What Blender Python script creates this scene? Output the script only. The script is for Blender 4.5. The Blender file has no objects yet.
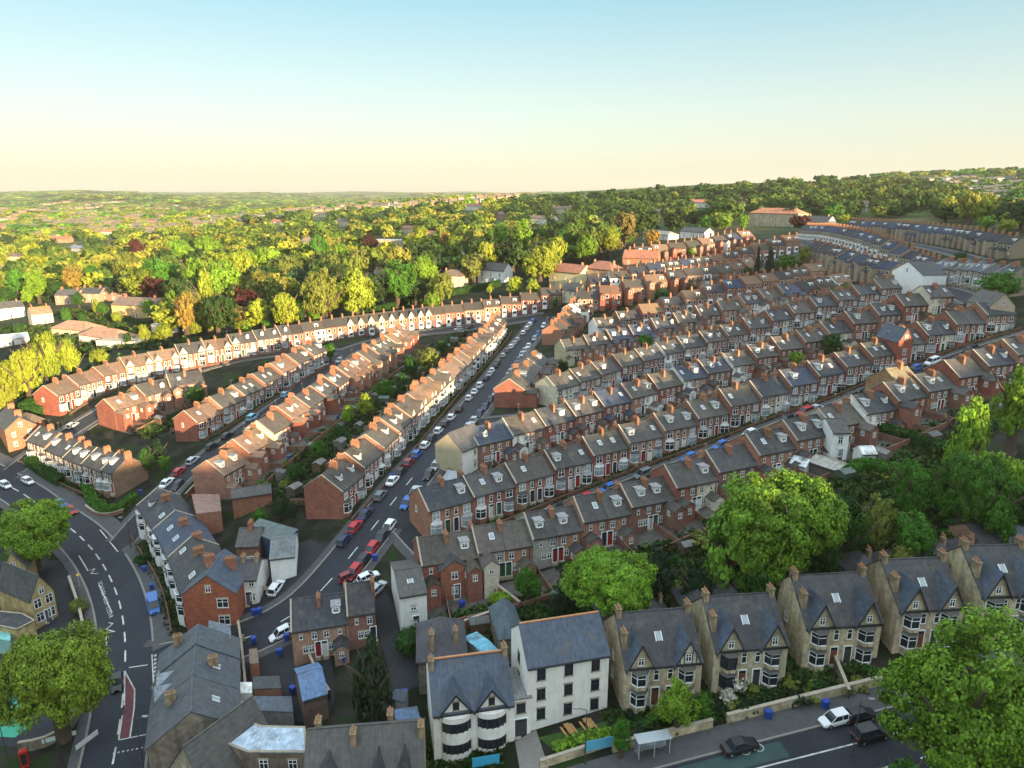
import bpy, math, random
import numpy as np
random.seed(7); RNG=np.random.RandomState(5)
R=math.radians
S=bpy.context.scene; COL=S.collection
# ------------------------------------------------------------------ view geometry
H=66.; F=698.; PIT=R(15.1); CP,SP=math.cos(PIT),math.sin(PIT)
SUN_AZ=math.atan2(0.62,-0.78)          # direction towards the sun (x=.62, y=-.78)
SUN_EL=R(9.)
TS=(0.622,-0.783); TP=(0.783,0.622)
CT=[(760,740,65),(1000,690,63),(600,760,67),(300,760,72),(120,720,75),(110,580,76),(20,500,76),(-100,640,80),
 (376,529,62),(300,612,70),(512,574,66),(600,540,63),(700,600,62),(900,600,58),(1024,560,54),
 (494,383,60),(537,320,55),(800,420,52),(900,400,48),(1000,360,41),
 (44,425,67),(127,385,63),(210,455,66),(255,360,60),(340,345,58),(100,430,70),(450,310,54),(620,315,50),(720,290,44),
 (620,370,56),(720,340,51),
 (739,288,39.5),(712,275,36.7),(622,294,42.7),(708,262,33),(612,283,41),(796,240,25),(684,249,29),(634,255,31.5),(749,238,24.5),
 (883,256,26.5),(980,283,30),(823,240,26.5),(905,292,37),(868,274,34),(958,246,23.5),(884,234,22.4),(1024,258,25),(1020,310,33),
 (50,320,68),(200,330,64),(-100,400,78),(20,260,72),(150,270,68),(300,260,58),(420,240,46),(560,240,40),(640,230,29)]
WT=[(-2500,3500,-5),(-1200,1500,5),(-1700,2100,45),(-900,2900,-25),(-2200,3800,35),(-1400,4600,15),(-700,900,-15),(-350,1000,5),(-1500,2600,-20),(0,1300,62),(430,1300,88),(800,1300,80),(700,900,62),(1500,2200,128),(1400,1700,130),(-300,1500,45),(1100,900,85),
 (0,3000,30),(1000,4000,60),(0,6000,48),(-3000,6500,62),(2500,6000,110),(-6000,6000,95),(5000,4000,150),(-3000,0,0),(3000,0,60),(0,-3000,60),(-800,200,-12),(700,200,50),(0,0,2),(0,-60,4),(80,20,6),(-80,20,-8),(0,-400,25),(300,-100,25),(-400,-100,0)]

def ray(px,py):
    a=(px-512)/F; b=(py-384)/F
    return np.array([a, CP-b*SP, -SP-b*CP])   # x right, y fwd, z up ; camera level dir
def pix(p):
    x,y,z=p[0],p[1],p[2]-H
    zd=y*CP - z*SP; v=-(y*SP+z*CP)
    return 512+F*x/zd, 384+F*v/zd

C=[]
for px,py,d in CT:
    r=ray(px,py); t=-d/r[2]; C.append((r[0]*t,r[1]*t,H-d))
C=np.array(C+WT,float)
def kern(dx,dy): return np.sqrt(dx*dx+dy*dy+40.**2)
def fit():
    n=len(C); A=np.zeros((n+3,n+3)); 
    A[:n,:n]=kern(C[:,0][:,None]-C[:,0],C[:,1][:,None]-C[:,1]) - np.eye(n)*2
    P=np.c_[np.ones(n),C[:,0]/1000,C[:,1]/1000]; A[:n,n:]=P; A[n:,:n]=P.T
    return np.linalg.solve(A,np.r_[C[:,2],0,0,0])

W=fit()
TU=np.array([-900,-200,0,20,60,95,110,138,150,188,207,235,300,460,650,1200,2500]); TT=np.array([60,68,74,73,75,74,73,78,77,79,87,97,115,132,134,125,100])
def hz(x,y):
    x=np.asarray(x,float);y=np.asarray(y,float)
    n=len(C); o=W[n]+W[n+1]*x/1000+W[n+2]*y/1000
    for i in range(n): o=o+W[i]*kern(x-C[i,0],y-C[i,1])
    far=np.clip((np.hypot(x,y)-1500)/2500,0,1); o=o+far*(16*np.sin(x/620+1)*np.sin(y/800+.5)+9*np.sin(x/270+y/410)+6*np.sin(x/130-y/300))
    s=x*TS[0]+y*TS[1]; u=x*TP[0]+y*TP[1]           # unseen ridge behind the viewpoint, added and shaped to shade the foreground
    g=np.exp(-((s-270)/(75+25*np.tanh((s-270)/100)))**2)
    return o+(np.interp(u,TU,TT)-o)*g
def hs(x,y): return float(hz(x,y))
def unp(px,py,h=0):
    r=ray(px,py); a=20.; b=a
    f=lambda t:H+r[2]*t-h-float(hz(r[0]*t,r[1]*t))
    while b<9000:
        if f(b)<=0: break
        a=b; b*=1.03
    for _ in range(18):
        m=(a+b)/2
        if f(m)>0:a=m
        else:b=m
    return np.array([r[0]*b,r[1]*b,H+r[2]*b])
def zdist(x,y,z): return y*CP-(z-H)*SP
def ordn(n): return '%d%s'%(n,'th' if 10<=n%100<=20 else {1:'st',2:'nd',3:'rd'}.get(n%10,'th'))
# ------------------------------------------------------------------ materials
MATS={}
def mat(name,col=None,rough=.8,noise=.0,nscale=3.,spec=.3,attr=None,island=0.,bump=0.,metal=0.,extra=None,trans=0.,streak=None):
    """col None -> the object's own colour; noise = value variation fixed in object space"""
    m=bpy.data.materials.new(name); m.use_nodes=True; nt=m.node_tree; N=nt.nodes; L=nt.links
    bs=N['Principled BSDF']; bs.inputs['Roughness'].default_value=rough
    bs.inputs['Specular IOR Level'].default_value=spec; bs.inputs['Metallic'].default_value=metal
    if attr: src=N.new('ShaderNodeAttribute'); src.attribute_name=attr; out=src.outputs['Color']
    elif col is None: src=N.new('ShaderNodeObjectInfo'); out=src.outputs['Color']
    else:
        src=N.new('ShaderNodeRGB'); src.outputs[0].default_value=(*col,1); out=src.outputs[0]
    tc=N.new('ShaderNodeTexCoord')
    def var(scale,amt,out,stretch=None,detail=4):
        nz=N.new('ShaderNodeTexNoise'); nz.inputs['Scale'].default_value=scale; nz.inputs['Detail'].default_value=detail
        if stretch:
            mp=N.new('ShaderNodeMapping'); mp.inputs['Scale'].default_value=stretch; L.new(tc.outputs['Object'],mp.inputs[0]); L.new(mp.outputs[0],nz.inputs['Vector'])
        else: L.new(tc.outputs['Object'],nz.inputs['Vector'])
        mr=N.new('ShaderNodeMapRange'); mr.inputs['From Min'].default_value=.3; mr.inputs['From Max'].default_value=.7
        mr.inputs['To Min'].default_value=1-amt; mr.inputs['To Max'].default_value=1+amt; L.new(nz.outputs[0],mr.inputs[0])
        vm=N.new('ShaderNodeVectorMath'); vm.operation='SCALE'; L.new(out,vm.inputs[0]); L.new(mr.outputs[0],vm.inputs['Scale'])
        return vm.outputs[0],nz
    nz=None
    if noise: out,nz=var(nscale,noise,out); out,_=var(nscale*.23,noise*.6,out)
    if streak: out,_=var(streak[0],streak[1],out,streak[2])
    if island:
        g=N.new('ShaderNodeNewGeometry'); mr=N.new('ShaderNodeMapRange'); mr.inputs['To Min'].default_value=1-island; mr.inputs['To Max'].default_value=1+island
        L.new(g.outputs['Random Per Island'],mr.inputs[0]); vm=N.new('ShaderNodeVectorMath'); vm.operation='SCALE'; L.new(out,vm.inputs[0]); L.new(mr.outputs[0],vm.inputs['Scale']); out=vm.outputs[0]
    if bump:
        bm=N.new('ShaderNodeBump'); bm.inputs['Strength'].default_value=bump; bm.inputs['Distance'].default_value=.05
        if nz is None:
            nz=N.new('ShaderNodeTexNoise'); nz.inputs['Scale'].default_value=nscale; L.new(tc.outputs['Object'],nz.inputs['Vector'])
        L.new(nz.outputs[0],bm.inputs['Height']); L.new(bm.outputs[0],bs.inputs['Normal'])
    L.new(out,bs.inputs['Base Color'])
    if trans:
        tr=N.new('ShaderNodeBsdfTranslucent'); L.new(out,tr.inputs[0]); mx=N.new('ShaderNodeMixShader'); mx.inputs[0].default_value=trans
        L.new(bs.outputs[0],mx.inputs[1]); L.new(tr.outputs[0],mx.inputs[2]); L.new(mx.outputs[0],N['Material Output'].inputs[0])
    MATS[name]=m; return m
def brickmat(name,attr=None):
    m=mat(name,None,.85,.16,1.1,.2,attr=attr,bump=.2); nt=m.node_tree;N=nt.nodes;L=nt.links;bs=N['Principled BSDF']
    src=bs.inputs['Base Color'].links[0].from_socket
    br=N.new('ShaderNodeTexBrick'); tc=[n for n in N if n.type=='TEX_COORD'][0]
    mp=N.new('ShaderNodeMapping'); mp.inputs['Rotation'].default_value=(R(90),0,R(0.001))
    sx=N.new('ShaderNodeSeparateXYZ'); L.new(tc.outputs['Object'],sx.inputs[0]); ad=N.new('ShaderNodeMath'); L.new(sx.outputs[0],ad.inputs[0]); L.new(sx.outputs[1],ad.inputs[1])
    cb=N.new('ShaderNodeCombineXYZ'); L.new(ad.outputs[0],cb.inputs[0]); L.new(sx.outputs[2],cb.inputs[1]); L.new(cb.outputs[0],br.inputs['Vector'])
    br.inputs['Scale'].default_value=1.; br.inputs['Brick Width'].default_value=.45; br.inputs['Row Height'].default_value=.15; br.inputs['Mortar Size'].default_value=.012
    br.inputs['Color1'].default_value=(1.2,1.12,1.1,1); br.inputs['Color2'].default_value=(.8,.8,.82,1); br.inputs['Mortar'].default_value=(.95,1.0,1.0,1)
    mx=N.new('ShaderNodeVectorMath'); mx.operation='MULTIPLY'; L.new(src,mx.inputs[0]); L.new(br.outputs[0],mx.inputs[1]); L.new(mx.outputs[0],bs.inputs['Base Color'])
    return m
brickmat('brick')
mat('roof_slate',None,.62,.22,1.4,.35,bump=.3,streak=(1.,.22,(6,.6,.6)))
def moss():
    m=MATS['roof_slate']; nt=m.node_tree;N=nt.nodes;L=nt.links;bs=N['Principled BSDF']; src=bs.inputs['Base Color'].links[0].from_socket; tc=[n for n in N if n.type=='TEX_COORD'][0]
    nz=N.new('ShaderNodeTexNoise'); nz.inputs['Scale'].default_value=.55; nz.inputs['Detail'].default_value=6; nz.inputs['Roughness'].default_value=.7; oi=N.new('ShaderNodeObjectInfo'); ad=N.new('ShaderNodeVectorMath'); sc=N.new('ShaderNodeVectorMath'); sc.operation='SCALE'; L.new(oi.outputs['Random'],sc.inputs[0]); sc.inputs['Scale'].default_value=90
    L.new(tc.outputs['Object'],ad.inputs[0]); L.new(sc.outputs[0],ad.inputs[1]); L.new(ad.outputs[0],nz.inputs['Vector'])
    r=N.new('ShaderNodeValToRGB'); L.new(nz.outputs[0],r.inputs[0]); r.color_ramp.elements[0].position=.52; r.color_ramp.elements[1].position=.72
    mx=N.new('ShaderNodeMix'); mx.data_type='RGBA'; L.new(r.outputs[0],mx.inputs[0]); L.new(src,mx.inputs[6]); mx.inputs[7].default_value=(.095,.09,.07,1); L.new(mx.outputs[2],bs.inputs['Base Color'])
moss()
mat('render',None,.8,.07,.8,.2,streak=(1.,.06,(3,3,.3)))
mat('paint',None,.5,.03,2,.3)
mat('white_frame',(.84,.85,.83),.5,.03,2)
mat('stone_trim',(.36,.31,.24),.8,.15,3)
mat('glass',(.02,.027,.035),.08,.0,1,.6)
mat('glass_pale',(.30,.34,.37),.15,.25,.9,.6)
mat('lead',(.16,.17,.19),.5,.15,2)
mat('pot',(.42,.2,.1),.8,.2,6)
mat('dark',(.03,.03,.033),.6,.1,3)
mat('stone',None,.88,.30,1.3,.15,bump=.3,streak=(1.,.25,(1.2,1.2,.25)))
mat('carpaint',None,.28,.0,1,.5)
mat('tyre',(.018,.018,.018),.85)
mat('lamp_glass',(.75,.75,.72),.2)
mat('lamp_red',(.45,.02,.015),.3)
mat('metal',None,.45,.05,3,.5,metal=.3)
mat('wood',None,.8,.2,4,.2)
mat('bark',(.075,.055,.038),.9,.25,4)
mat('leaf',None,.6,.34,3.2,.25,island=.40,trans=.3)
mat('leaf_far',None,.75,.3,.16,.1,attr='Col',island=.14,trans=.2)
mat('leaf_mid',None,.65,.26,2.2,.2,island=.2,trans=.25)
mat('far_col',None,.8,.0,1,.15,attr='Col')
mat('grass',(.045,.10,.02),.9,.35,.5)
mat('tarmac',(.019,.023,.033),.8,.22,.12,.35,streak=(.9,.16,(2,2,2)))
mat('road_patch',(.028,.029,.033),.85,.15,.8,.3)
mat('paving',(.10,.095,.085),.9,.3,.7)
mat('tarmac_side',(.024,.026,.031),.85,.18,.4,.3)
mat('pavement',(.07,.07,.074),.85,.14,.9)
mat('kerb',(.20,.19,.17),.8,.1,2)
mat('road_paint',(.46,.46,.43),.75,.3,1.2)
mat('teal_lane',(.032,.062,.062),.85,.15,.5)
mat('red_lane',(.13,.04,.048),.85,.2,.8)
mat('play_teal',(.05,.20,.19),.85,.1,.6)
mat('play_green',(.05,.30,.20),.85,.08,.6)
# ------------------------------------------------------------------ mesh helpers
class MB:
    def __init__(s): s.v=[];s.f=[];s.m=[];s.k=[]
    def add(s,vs,fs,m=0,c=None):
        b=len(s.v); s.v+= [tuple(v) for v in vs]; s.f+=[tuple(i+b for i in f) for f in fs]; s.m+=[m]*len(fs); s.k+=[c]*len(fs); return s
    def box(s,x0,x1,y0,y1,z0,z1,m=0,c=None,caps=True):
        v=[(x0,y0,z0),(x1,y0,z0),(x1,y1,z0),(x0,y1,z0),(x0,y0,z1),(x1,y0,z1),(x1,y1,z1),(x0,y1,z1)]
        return s.add(v,[(3,2,1,0),(4,5,6,7),(0,1,5,4),(1,2,6,5),(2,3,7,6),(3,0,4,7)],m,c)
    def quad(s,a,b,c_,d,m=0,c=None): return s.add([a,b,c_,d],[(0,1,2,3)],m,c)
    def gable(s,x0,x1,y0,y1,z0,ze,zr,m=0,c=None,axis='x'):      # solid house shape, ridge along axis
        if axis=='x':
            ym=(y0+y1)/2; v=[(x0,y0,z0),(x1,y0,z0),(x1,y1,z0),(x0,y1,z0),(x0,y0,ze),(x1,y0,ze),(x1,y1,ze),(x0,y1,ze),(x0,ym,zr),(x1,ym,zr)]
            f=[(0,1,5,4),(2,3,7,6),(1,2,6,9,5),(3,0,4,8,7),(4,5,9,8),(6,7,8,9)]
        else:
            xm=(x0+x1)/2; v=[(x0,y0,z0),(x1,y0,z0),(x1,y1,z0),(x0,y1,z0),(x0,y0,ze),(x1,y0,ze),(x1,y1,ze),(x0,y1,ze),(xm,y0,zr),(xm,y1,zr)]
            f=[(0,1,5,8,4),(2,3,7,9,6),(1,2,6,5),(3,0,4,7),(4,8,9,7),(5,6,9,8)]
        return s.add(v,f,m,c)
    def slab(s,x0,x1,y0,y1,ze,zr,t=.14,m=0,c=None,axis='x',ov=.0):   # two roof slabs with thickness
        if axis=='x':
            ym=(y0+y1)/2
            for ys in (y0,y1):
                v=[(x0,ys,ze),(x1,ys,ze),(x1,ym,zr),(x0,ym,zr)]; v+= [(a,b,c_+t) for a,b,c_ in v]
                f=[(0,1,2,3),(7,6,5,4),(0,4,5,1),(1,5,6,2),(3,7,4,0)]; s.add(v,f,m,c)
        else:
            xm=(x0+x1)/2
            for xs in (x0,x1):
                v=[(xs,y0,ze),(xs,y1,ze),(xm,y1,zr),(xm,y0,zr)]; v+= [(a,b,c_+t) for a,b,c_ in v]
                f=[(0,1,2,3),(7,6,5,4),(0,4,5,1),(1,5,6,2),(3,7,4,0)]; s.add(v,f,m,c)
        return s
    def hip(s,x0,x1,y0,y1,ze,zr,m=0,inset=None,c=None):
        w,d=x1-x0,y1-y0; i=inset if inset is not None else min(w,d)/2
        if w>=d: a,b=(x0+i,(y0+y1)/2,zr),(x1-i,(y0+y1)/2,zr); 
        else: a,b=((x0+x1)/2,y0+i,zr),((x0+x1)/2,y1-i,zr)
        v=[(x0,y0,ze),(x1,y0,ze),(x1,y1,ze),(x0,y1,ze),a,b,(x0,y0,ze-.14),(x1,y0,ze-.14),(x1,y1,ze-.14),(x0,y1,ze-.14)]
        f=[(0,1,5,4),(1,2,5),(2,3,4,5),(3,0,4)] if w>=d else [(0,1,4),(1,2,5,4),(2,3,5),(3,0,4,5)]
        return s.add(v,f+[(6,7,1,0),(7,8,2,1),(8,9,3,2),(9,6,0,3),(9,8,7,6)],m,c)
    def cyl(s,x,y,z0,z1,r0,r1=None,n=8,m=0,c=None):
        r1=r0 if r1 is None else r1; v=[]
        for k in range(n): a=2*math.pi*k/n; v.append((x+r0*math.cos(a),y+r0*math.sin(a),z0))
        for k in range(n): a=2*math.pi*k/n; v.append((x+r1*math.cos(a),y+r1*math.sin(a),z1))
        return s.add(v,[(k,(k+1)%n,n+(k+1)%n,n+k) for k in range(n)]+[tuple(range(n,2*n)),tuple(range(n-1,-1,-1))],m,c)
    def tube(s,p,q,r0,r1,n=6,m=0):
        p=np.array(p,float);q=np.array(q,float);d=q-p;L=np.linalg.norm(d);d/=max(L,1e-6)
        a=np.cross(d,(0,0,1) if abs(d[2])<.9 else (1,0,0)); a/=np.linalg.norm(a); b=np.cross(d,a)
        v=[tuple(p+r0*(a*math.cos(t)+b*math.sin(t))) for t in np.arange(n)*2*math.pi/n]+[tuple(q+r1*(a*math.cos(t)+b*math.sin(t))) for t in np.arange(n)*2*math.pi/n]
        return s.add(v,[(k,(k+1)%n,n+(k+1)%n,n+k) for k in range(n)]+[tuple(range(n,2*n)),tuple(range(n-1,-1,-1))],m)
    def mesh(s,name,mats):
        me=bpy.data.meshes.new(name); me.from_pydata(s.v,[],s.f)
        for x in mats: me.materials.append(MATS[x])
        if len(mats)>1: me.polygons.foreach_set('material_index',s.m)
        if any(k is not None for k in s.k):
            ca=me.color_attributes.new('Col','FLOAT_COLOR','CORNER'); arr=[]
            for f,k in zip(s.f,s.k): arr+= list((*(k or (.5,.5,.5)),1))*len(f)
            ca.data.foreach_set('color',arr)
        return me
def ob(name,me,parent=None,loc=(0,0,0),rz=0,sc=(1,1,1),col=None):
    o=bpy.data.objects.new(name,me); COL.objects.link(o); o.location=loc; o.rotation_euler=(0,0,rz); o.scale=sc
    if parent: o.parent=parent
    if col: o.color=(*col,1)
    return o
def thing(name,label,cat,loc,rz=0,group=None,sc=(1,1,1),me=None,col=None):
    o=ob(name,me,None,loc,rz,sc,col); tag(o,label,cat,group); return o
def tag(o,label=None,cat=None,group=None,kind=None):
    if label: o['label']=label
    if cat: o['category']=cat
    if group: o['group']=group
    if kind: o['kind']=kind
    return o
def npmesh(name,V,Fq,mats,cols=None,n=4):
    me=bpy.data.meshes.new(name); V=np.asarray(V,np.float32); Fq=np.asarray(Fq,np.int32)
    me.vertices.add(len(V)); me.vertices.foreach_set('co',V.ravel()); nf=len(Fq)
    me.loops.add(nf*n); me.loops.foreach_set('vertex_index',Fq.ravel()); me.polygons.add(nf)
    me.polygons.foreach_set('loop_start',np.arange(0,nf*n,n,dtype=np.int32)); me.update(calc_edges=True)
    for x in mats: me.materials.append(MATS[x])
    if cols is not None:
        ca=me.color_attributes.new('Col','FLOAT_COLOR','CORNER'); c=np.repeat(np.c_[cols,np.ones(nf)],n,axis=0); ca.data.foreach_set('color',c.astype(np.float32).ravel())
    me.validate(); return me
# ------------------------------------------------------------------ ground
def axis(lo,a,b,hi,step,g=1.07):
    c=list(np.arange(a,b+.1,step)); d=step; x=c[-1]
    while x<hi: d*=g; x+=d; c.append(x)
    d=step; x=a; l=[]
    while x>lo: d*=g; x-=d; l.append(x)
    return np.array(l[::-1]+c)
XS=axis(-7500,-250,280,8000,4.); YS=axis(-1500,36,480,9500,4.)
gx,gy=np.meshgrid(XS,YS); gz=hz(gx,gy)
nx,ny=len(XS),len(YS); ii=np.arange(nx*ny).reshape(ny,nx)
Fq=np.stack([ii[:-1,:-1],ii[:-1,1:],ii[1:,1:],ii[1:,:-1]],-1).reshape(-1,4)
def groundmat():
    m=bpy.data.materials.new('ground_cover'); m.use_nodes=True; nt=m.node_tree;N=nt.nodes;L=nt.links; bs=N['Principled BSDF']; bs.inputs['Roughness'].default_value=.95; bs.inputs['Specular IOR Level'].default_value=.1
    g=N.new('ShaderNodeNewGeometry')
    def nz(s,d=5):
        n=N.new('ShaderNodeTexNoise'); n.inputs['Scale'].default_value=s; n.inputs['Detail'].default_value=d; L.new(g.outputs['Position'],n.inputs['Vector']); return n.outputs[0]
    def ramp(src,st):
        r=N.new('ShaderNodeValToRGB'); L.new(src,r.inputs[0]); e=r.color_ramp.elements
        for i,(p,c) in enumerate(st):
            if i>=2: e.new(p)
            e[i].position=p; e[i].color=(*c,1)
        return r.outputs[0]
    near=ramp(nz(.16),[(.30,(.010,.018,.007)),(.46,(.016,.021,.012)),(.55,(.034,.031,.027)),(.64,(.018,.04,.010))])
    far=ramp(nz(.006,8),[(.33,(.03,.07,.018)),(.48,(.06,.10,.025)),(.57,(.14,.12,.06)),(.64,(.05,.10,.025))])
    far2=ramp(nz(.05,6),[(.3,(.5,.5,.5)),(.7,(1.4,1.4,1.4))])
    ml=N.new('ShaderNodeVectorMath'); ml.operation='MULTIPLY'; L.new(far,ml.inputs[0]); L.new(far2,ml.inputs[1])
    ln=N.new('ShaderNodeVectorMath'); ln.operation='LENGTH'; L.new(g.outputs['Position'],ln.inputs[0])
    mr=N.new('ShaderNodeMapRange'); mr.inputs['From Min'].default_value=420; mr.inputs['From Max'].default_value=750; L.new(ln.outputs['Value'],mr.inputs[0])
    mx=N.new('ShaderNodeMix'); mx.data_type='RGBA'; L.new(mr.outputs[0],mx.inputs[0]); L.new(near,mx.inputs[6]); L.new(ml.outputs[0],mx.inputs[7]); L.new(mx.outputs[2],bs.inputs['Base Color'])
    MATS['ground_cover']=m
groundmat()
me=npmesh('ground',np.stack([gx,gy,gz],-1).reshape(-1,3),Fq,['ground_cover'])
me.polygons.foreach_set('use_smooth',[True]*len(Fq)); tag(ob('ground',me),kind='structure')
# a strip of sheet laid over the ground along a centre line
def resample(P,step=3.):
    P=np.array([p[:2] for p in P],float); d=np.r_[0,np.cumsum(np.hypot(*np.diff(P,axis=0).T))]
    n=max(2,int(d[-1]/step)+1); t=np.linspace(0,d[-1],n); X=np.c_[np.interp(t,d,P[:,0]),np.interp(t,d,P[:,1])]
    for _ in range(4):
        Y=X.copy(); Y[1:-1]=(X[:-2]+2*X[1:-1]+X[2:])/4; X=Y
    return X
def normals(X):
    T=np.gradient(X,axis=0); T/=np.linalg.norm(T,axis=1)[:,None]; return np.c_[T[:,1],-T[:,0]],T
def strip(X,o0,o1,off,cross=4,keep=None,thick=0.):
    Nn,_=normals(X); b=MB(); rows=[]
    for k in range(cross+1):
        o=o0+(o1-o0)*k/cross; Q=X+Nn*np.array(o)[...,None] if np.ndim(o) else X+Nn*o
        rows.append(np.c_[Q,hz(Q[:,0],Q[:,1])+off])
    V=np.stack(rows,1); n=len(X); c1=cross+1
    b.v=[tuple(v) for v in V.reshape(-1,3)]; 
    for i in range(n-1):
        for k in range(cross):
            q=(V[i,k]+V[i+1,k+1])/2
            if keep is None or keep(q): b.f.append((i*c1+k,i*c1+k+1,(i+1)*c1+k+1,(i+1)*c1+k)); b.m.append(0); b.k.append(None)
    if thick:
        for k in (0,cross):
            base=len(b.v); b.v+=[(v[0],v[1],v[2]-thick) for v in V[:,k]]
            for i in range(n-1):
                q=(V[i,min(k,cross-1)]+V[i+1,min(k,cross-1)+1])/2
                if keep is None or keep(q): b.f.append((i*c1+k,(i+1)*c1+k,base+i+1,base+i)); b.m.append(1); b.k.append(None)
    return b
ROWS=dict(
A=[(44,390),(60,379),(107,362),(127,353),(255,333),(330,319),(421,304),(503,292),(560,285)],
B=[(104,402),(150,381),(200,368)],
C=[(184,414),(218,396),(250,378),(296,350),(316,341)],
D=[(207,467),(258,427),(309,391),(337,367),(366,348),(400,325)],
E=[(322,482),(358,450),(400,406),(447,361),(497,314)],
F1=[(509,380),(535,350)],F2=[(552,325),(577,297)],
G0=[(417,542),(516,524),(604,494),(682,464),(753,438),(819,411),(848,402),(924,371),(985,350),(1030,333)],
G1=[(418,494),(475,474),(546,449),(618,426),(684,407),(762,379),(817,363),(861,345),(892,333),(939,317),(1006,297)],
G2=[(468,429),(526,415),(597,391),(675,368),(753,343),(835,318),(908,295),(945,283)],
G3=[(546,378),(600,359),(667,339),(728,324),(786,308),(841,289),(894,277)],
G4=[(560,341),(620,327),(680,314),(734,300),(790,285),(845,272)],
G5=[(593,320),(641,306),(689,292),(739,280),(772,272),(819,261)],
G6=[(577,294),(622,286),(665,277),(712,267),(752,256)],
G7=[(588,280),(612,275),(657,265),(708,254),(739,246),(796,234)],
G8=[(634,248),(684,242),(749,230)],
H0=[(815,241),(868,256),(900,263)],
H1=[(806,225),(840,230),(883,238),(921,249),(980,260),(1024,270)],
H2=[(853,220),(884,221),(958,229),(1024,238)],
I=[(40,425),(52,430),(128,458)],
J=[(157,488),(180,513),(196,535),(207,574)],K=[(196,623),(192,705)],L=[(291,603),(372,580)])
# ------------------------------------------------------------------ roads
import bmesh
def W2(L): return [unp(x,y)[:2] for x,y in L]
PX={}
PX['main']=[(-60,452),(-20,470),(25,494),(77,533),(96,553),(111,578),(121,605),(126,640),(125,676),(121,720),(112,768),(98,840)]
PX['long']=[(129,668),(165,664),(205,652),(245,640),(285,624),(318,597),(351,556),(376,525),(406,486),(440,447),(470,413),(494,383),(514,354),(533,331),(543,318)]
PX['side']=[(118,548),(135,527),(152,508),(170,488),(190,470),(213,452),(237,436),(258,420),(294,395),(322,372),(345,352),(375,342),(420,333),(470,327),(520,319),(543,316)]
PX['upper']=[(5,478),(35,455),(73,430),(105,410),(150,390),(200,368),(250,357),(300,352),(340,352)]
PX['lane']=[(372,590),(388,622),(400,655),(408,690)]
PX['wood']=[(478,226),(489,243),(497,260),(508,278)]
RX={k:resample(W2(v)) for k,v in PX.items()}
def rowxy(k): return resample([unp(x,y,8.2)[:2] for x,y in ROWS[k]],4.)
ROWX={k:rowxy(k) for k in ROWS}
def offs(X,o): Nn,_=normals(X); return X+Nn*o
for k,st in (('G1',(395,512)),('G3',(478,423)),('G5',(525,368)),('G7',None)):
    X=offs(ROWX[k],12.2)
    if st: X=np.vstack([unp(*st)[:2],X])
    RX['st'+k]=resample(X)
RX['stH1']=resample(offs(ROWX['H1'],12.))
RX['stH2']=resample(offs(ROWX['H2'],14.))
HALF=dict(main=4.2,long=4.5,side=3.3,upper=2.8,lane=2.0,wood=2.6,stG1=3.2,stG3=3.2,stG5=3.2,stG7=3.,stH1=3.2,stH2=3.)
kerbpx=[(560,797),(620,779),(679,763),(768,740),(853,718),(1024,668),(1120,640)]
WK=resample(W2(kerbpx))
def near(q,X,d): return np.min(np.hypot(X[:,0]-q[0],X[:,1]-q[1]))<d
NAMES=dict(main='road',long='road',side='road',upper='road',lane='lane',wood='road')
for n,(k,X) in enumerate(RX.items()):
    h=HALF[k]; pav=k not in('lane','wood')
    b=strip(X,-h,h,.05+.008*n,4)
    tag(ob('road',b.mesh('road',['tarmac' if k in('main','long') else 'tarmac_side'])),kind='structure')
    if pav:
        keep=lambda q:not any(near(q,Y,HALF[j]+.1) for j,Y in RX.items() if j!=k) and not near(q,X,h-.3)
        for s in (-1,1):
            wd=3.4 if (k=='main' and s<0) else 1.7
            a,c=(h,h+wd) if s>0 else (-h-wd,-h)
            tag(ob('pavement',strip(X,a,c,.17+.006*n+(.003 if s>0 else 0),1,keep,.3).mesh('pavement',['pavement','kerb'])),kind='structure')
            a,c=(h-.05,h+.3) if s>0 else (-h-.3,-h+.05)
            tag(ob('kerb',strip(X,a,c,.19+.006*n+(.003 if s>0 else 0),1,keep,.25).mesh('kerb',['kerb','kerb'])),kind='structure')
# wide road at the bottom right with a teal lane
tag(ob('road',strip(WK,0,14,.05,5).mesh('road',['tarmac'])),kind='structure')
tag(ob('cycle_lane',strip(WK,.6,2.9,.075,1,lambda q:q[0]<unp(775,748)[0]).mesh('cycle_lane',['teal_lane'])),kind='structure')
tag(ob('pavement',strip(WK,-3.6,0,.19,2,None,.3).mesh('pavement',['pavement','kerb'])),kind='structure')
tag(ob('kerb',strip(WK,-.12,.12,.21,1,None,.3).mesh('kerb',['kerb','kerb'])),kind='structure')
random.seed(4)
PM=MB()
for key,cnt in (('main',16),('long',26),('side',8)):
    X=RX[key]; h_=HALF[key]
    for q_ in range(cnt):
        i=random.randint(1,len(X)-4); o0=random.uniform(-h_+.3,h_-1.6); b=strip(X[i:i+random.choice((2,2,3))],o0,o0+random.uniform(.6,1.6),.071+.001*(q_%3)+(.008 if key=='long' else .016 if key=='side' else 0),1); PM.add(b.v,b.f)
for q_ in range(7):
    i=random.randint(5,len(WK)-6); o0=random.uniform(4,9); b=strip(WK[i:i+2],o0,o0+1.2,.062,1); PM.add(b.v,b.f)
tag(ob('road_patch',PM.mesh('road_patch',['road_patch'])),kind='structure')
for k in ('B','D','G0','G2','G4'):
    tag(ob('yard',strip(ROWX[k],4.3,11.9,.05,3,lambda q:not any(near(q,Y,HALF[j]+1) for j,Y in RX.items())).mesh('yard',['paving'])),kind='structure')
MK=MB()
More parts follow.
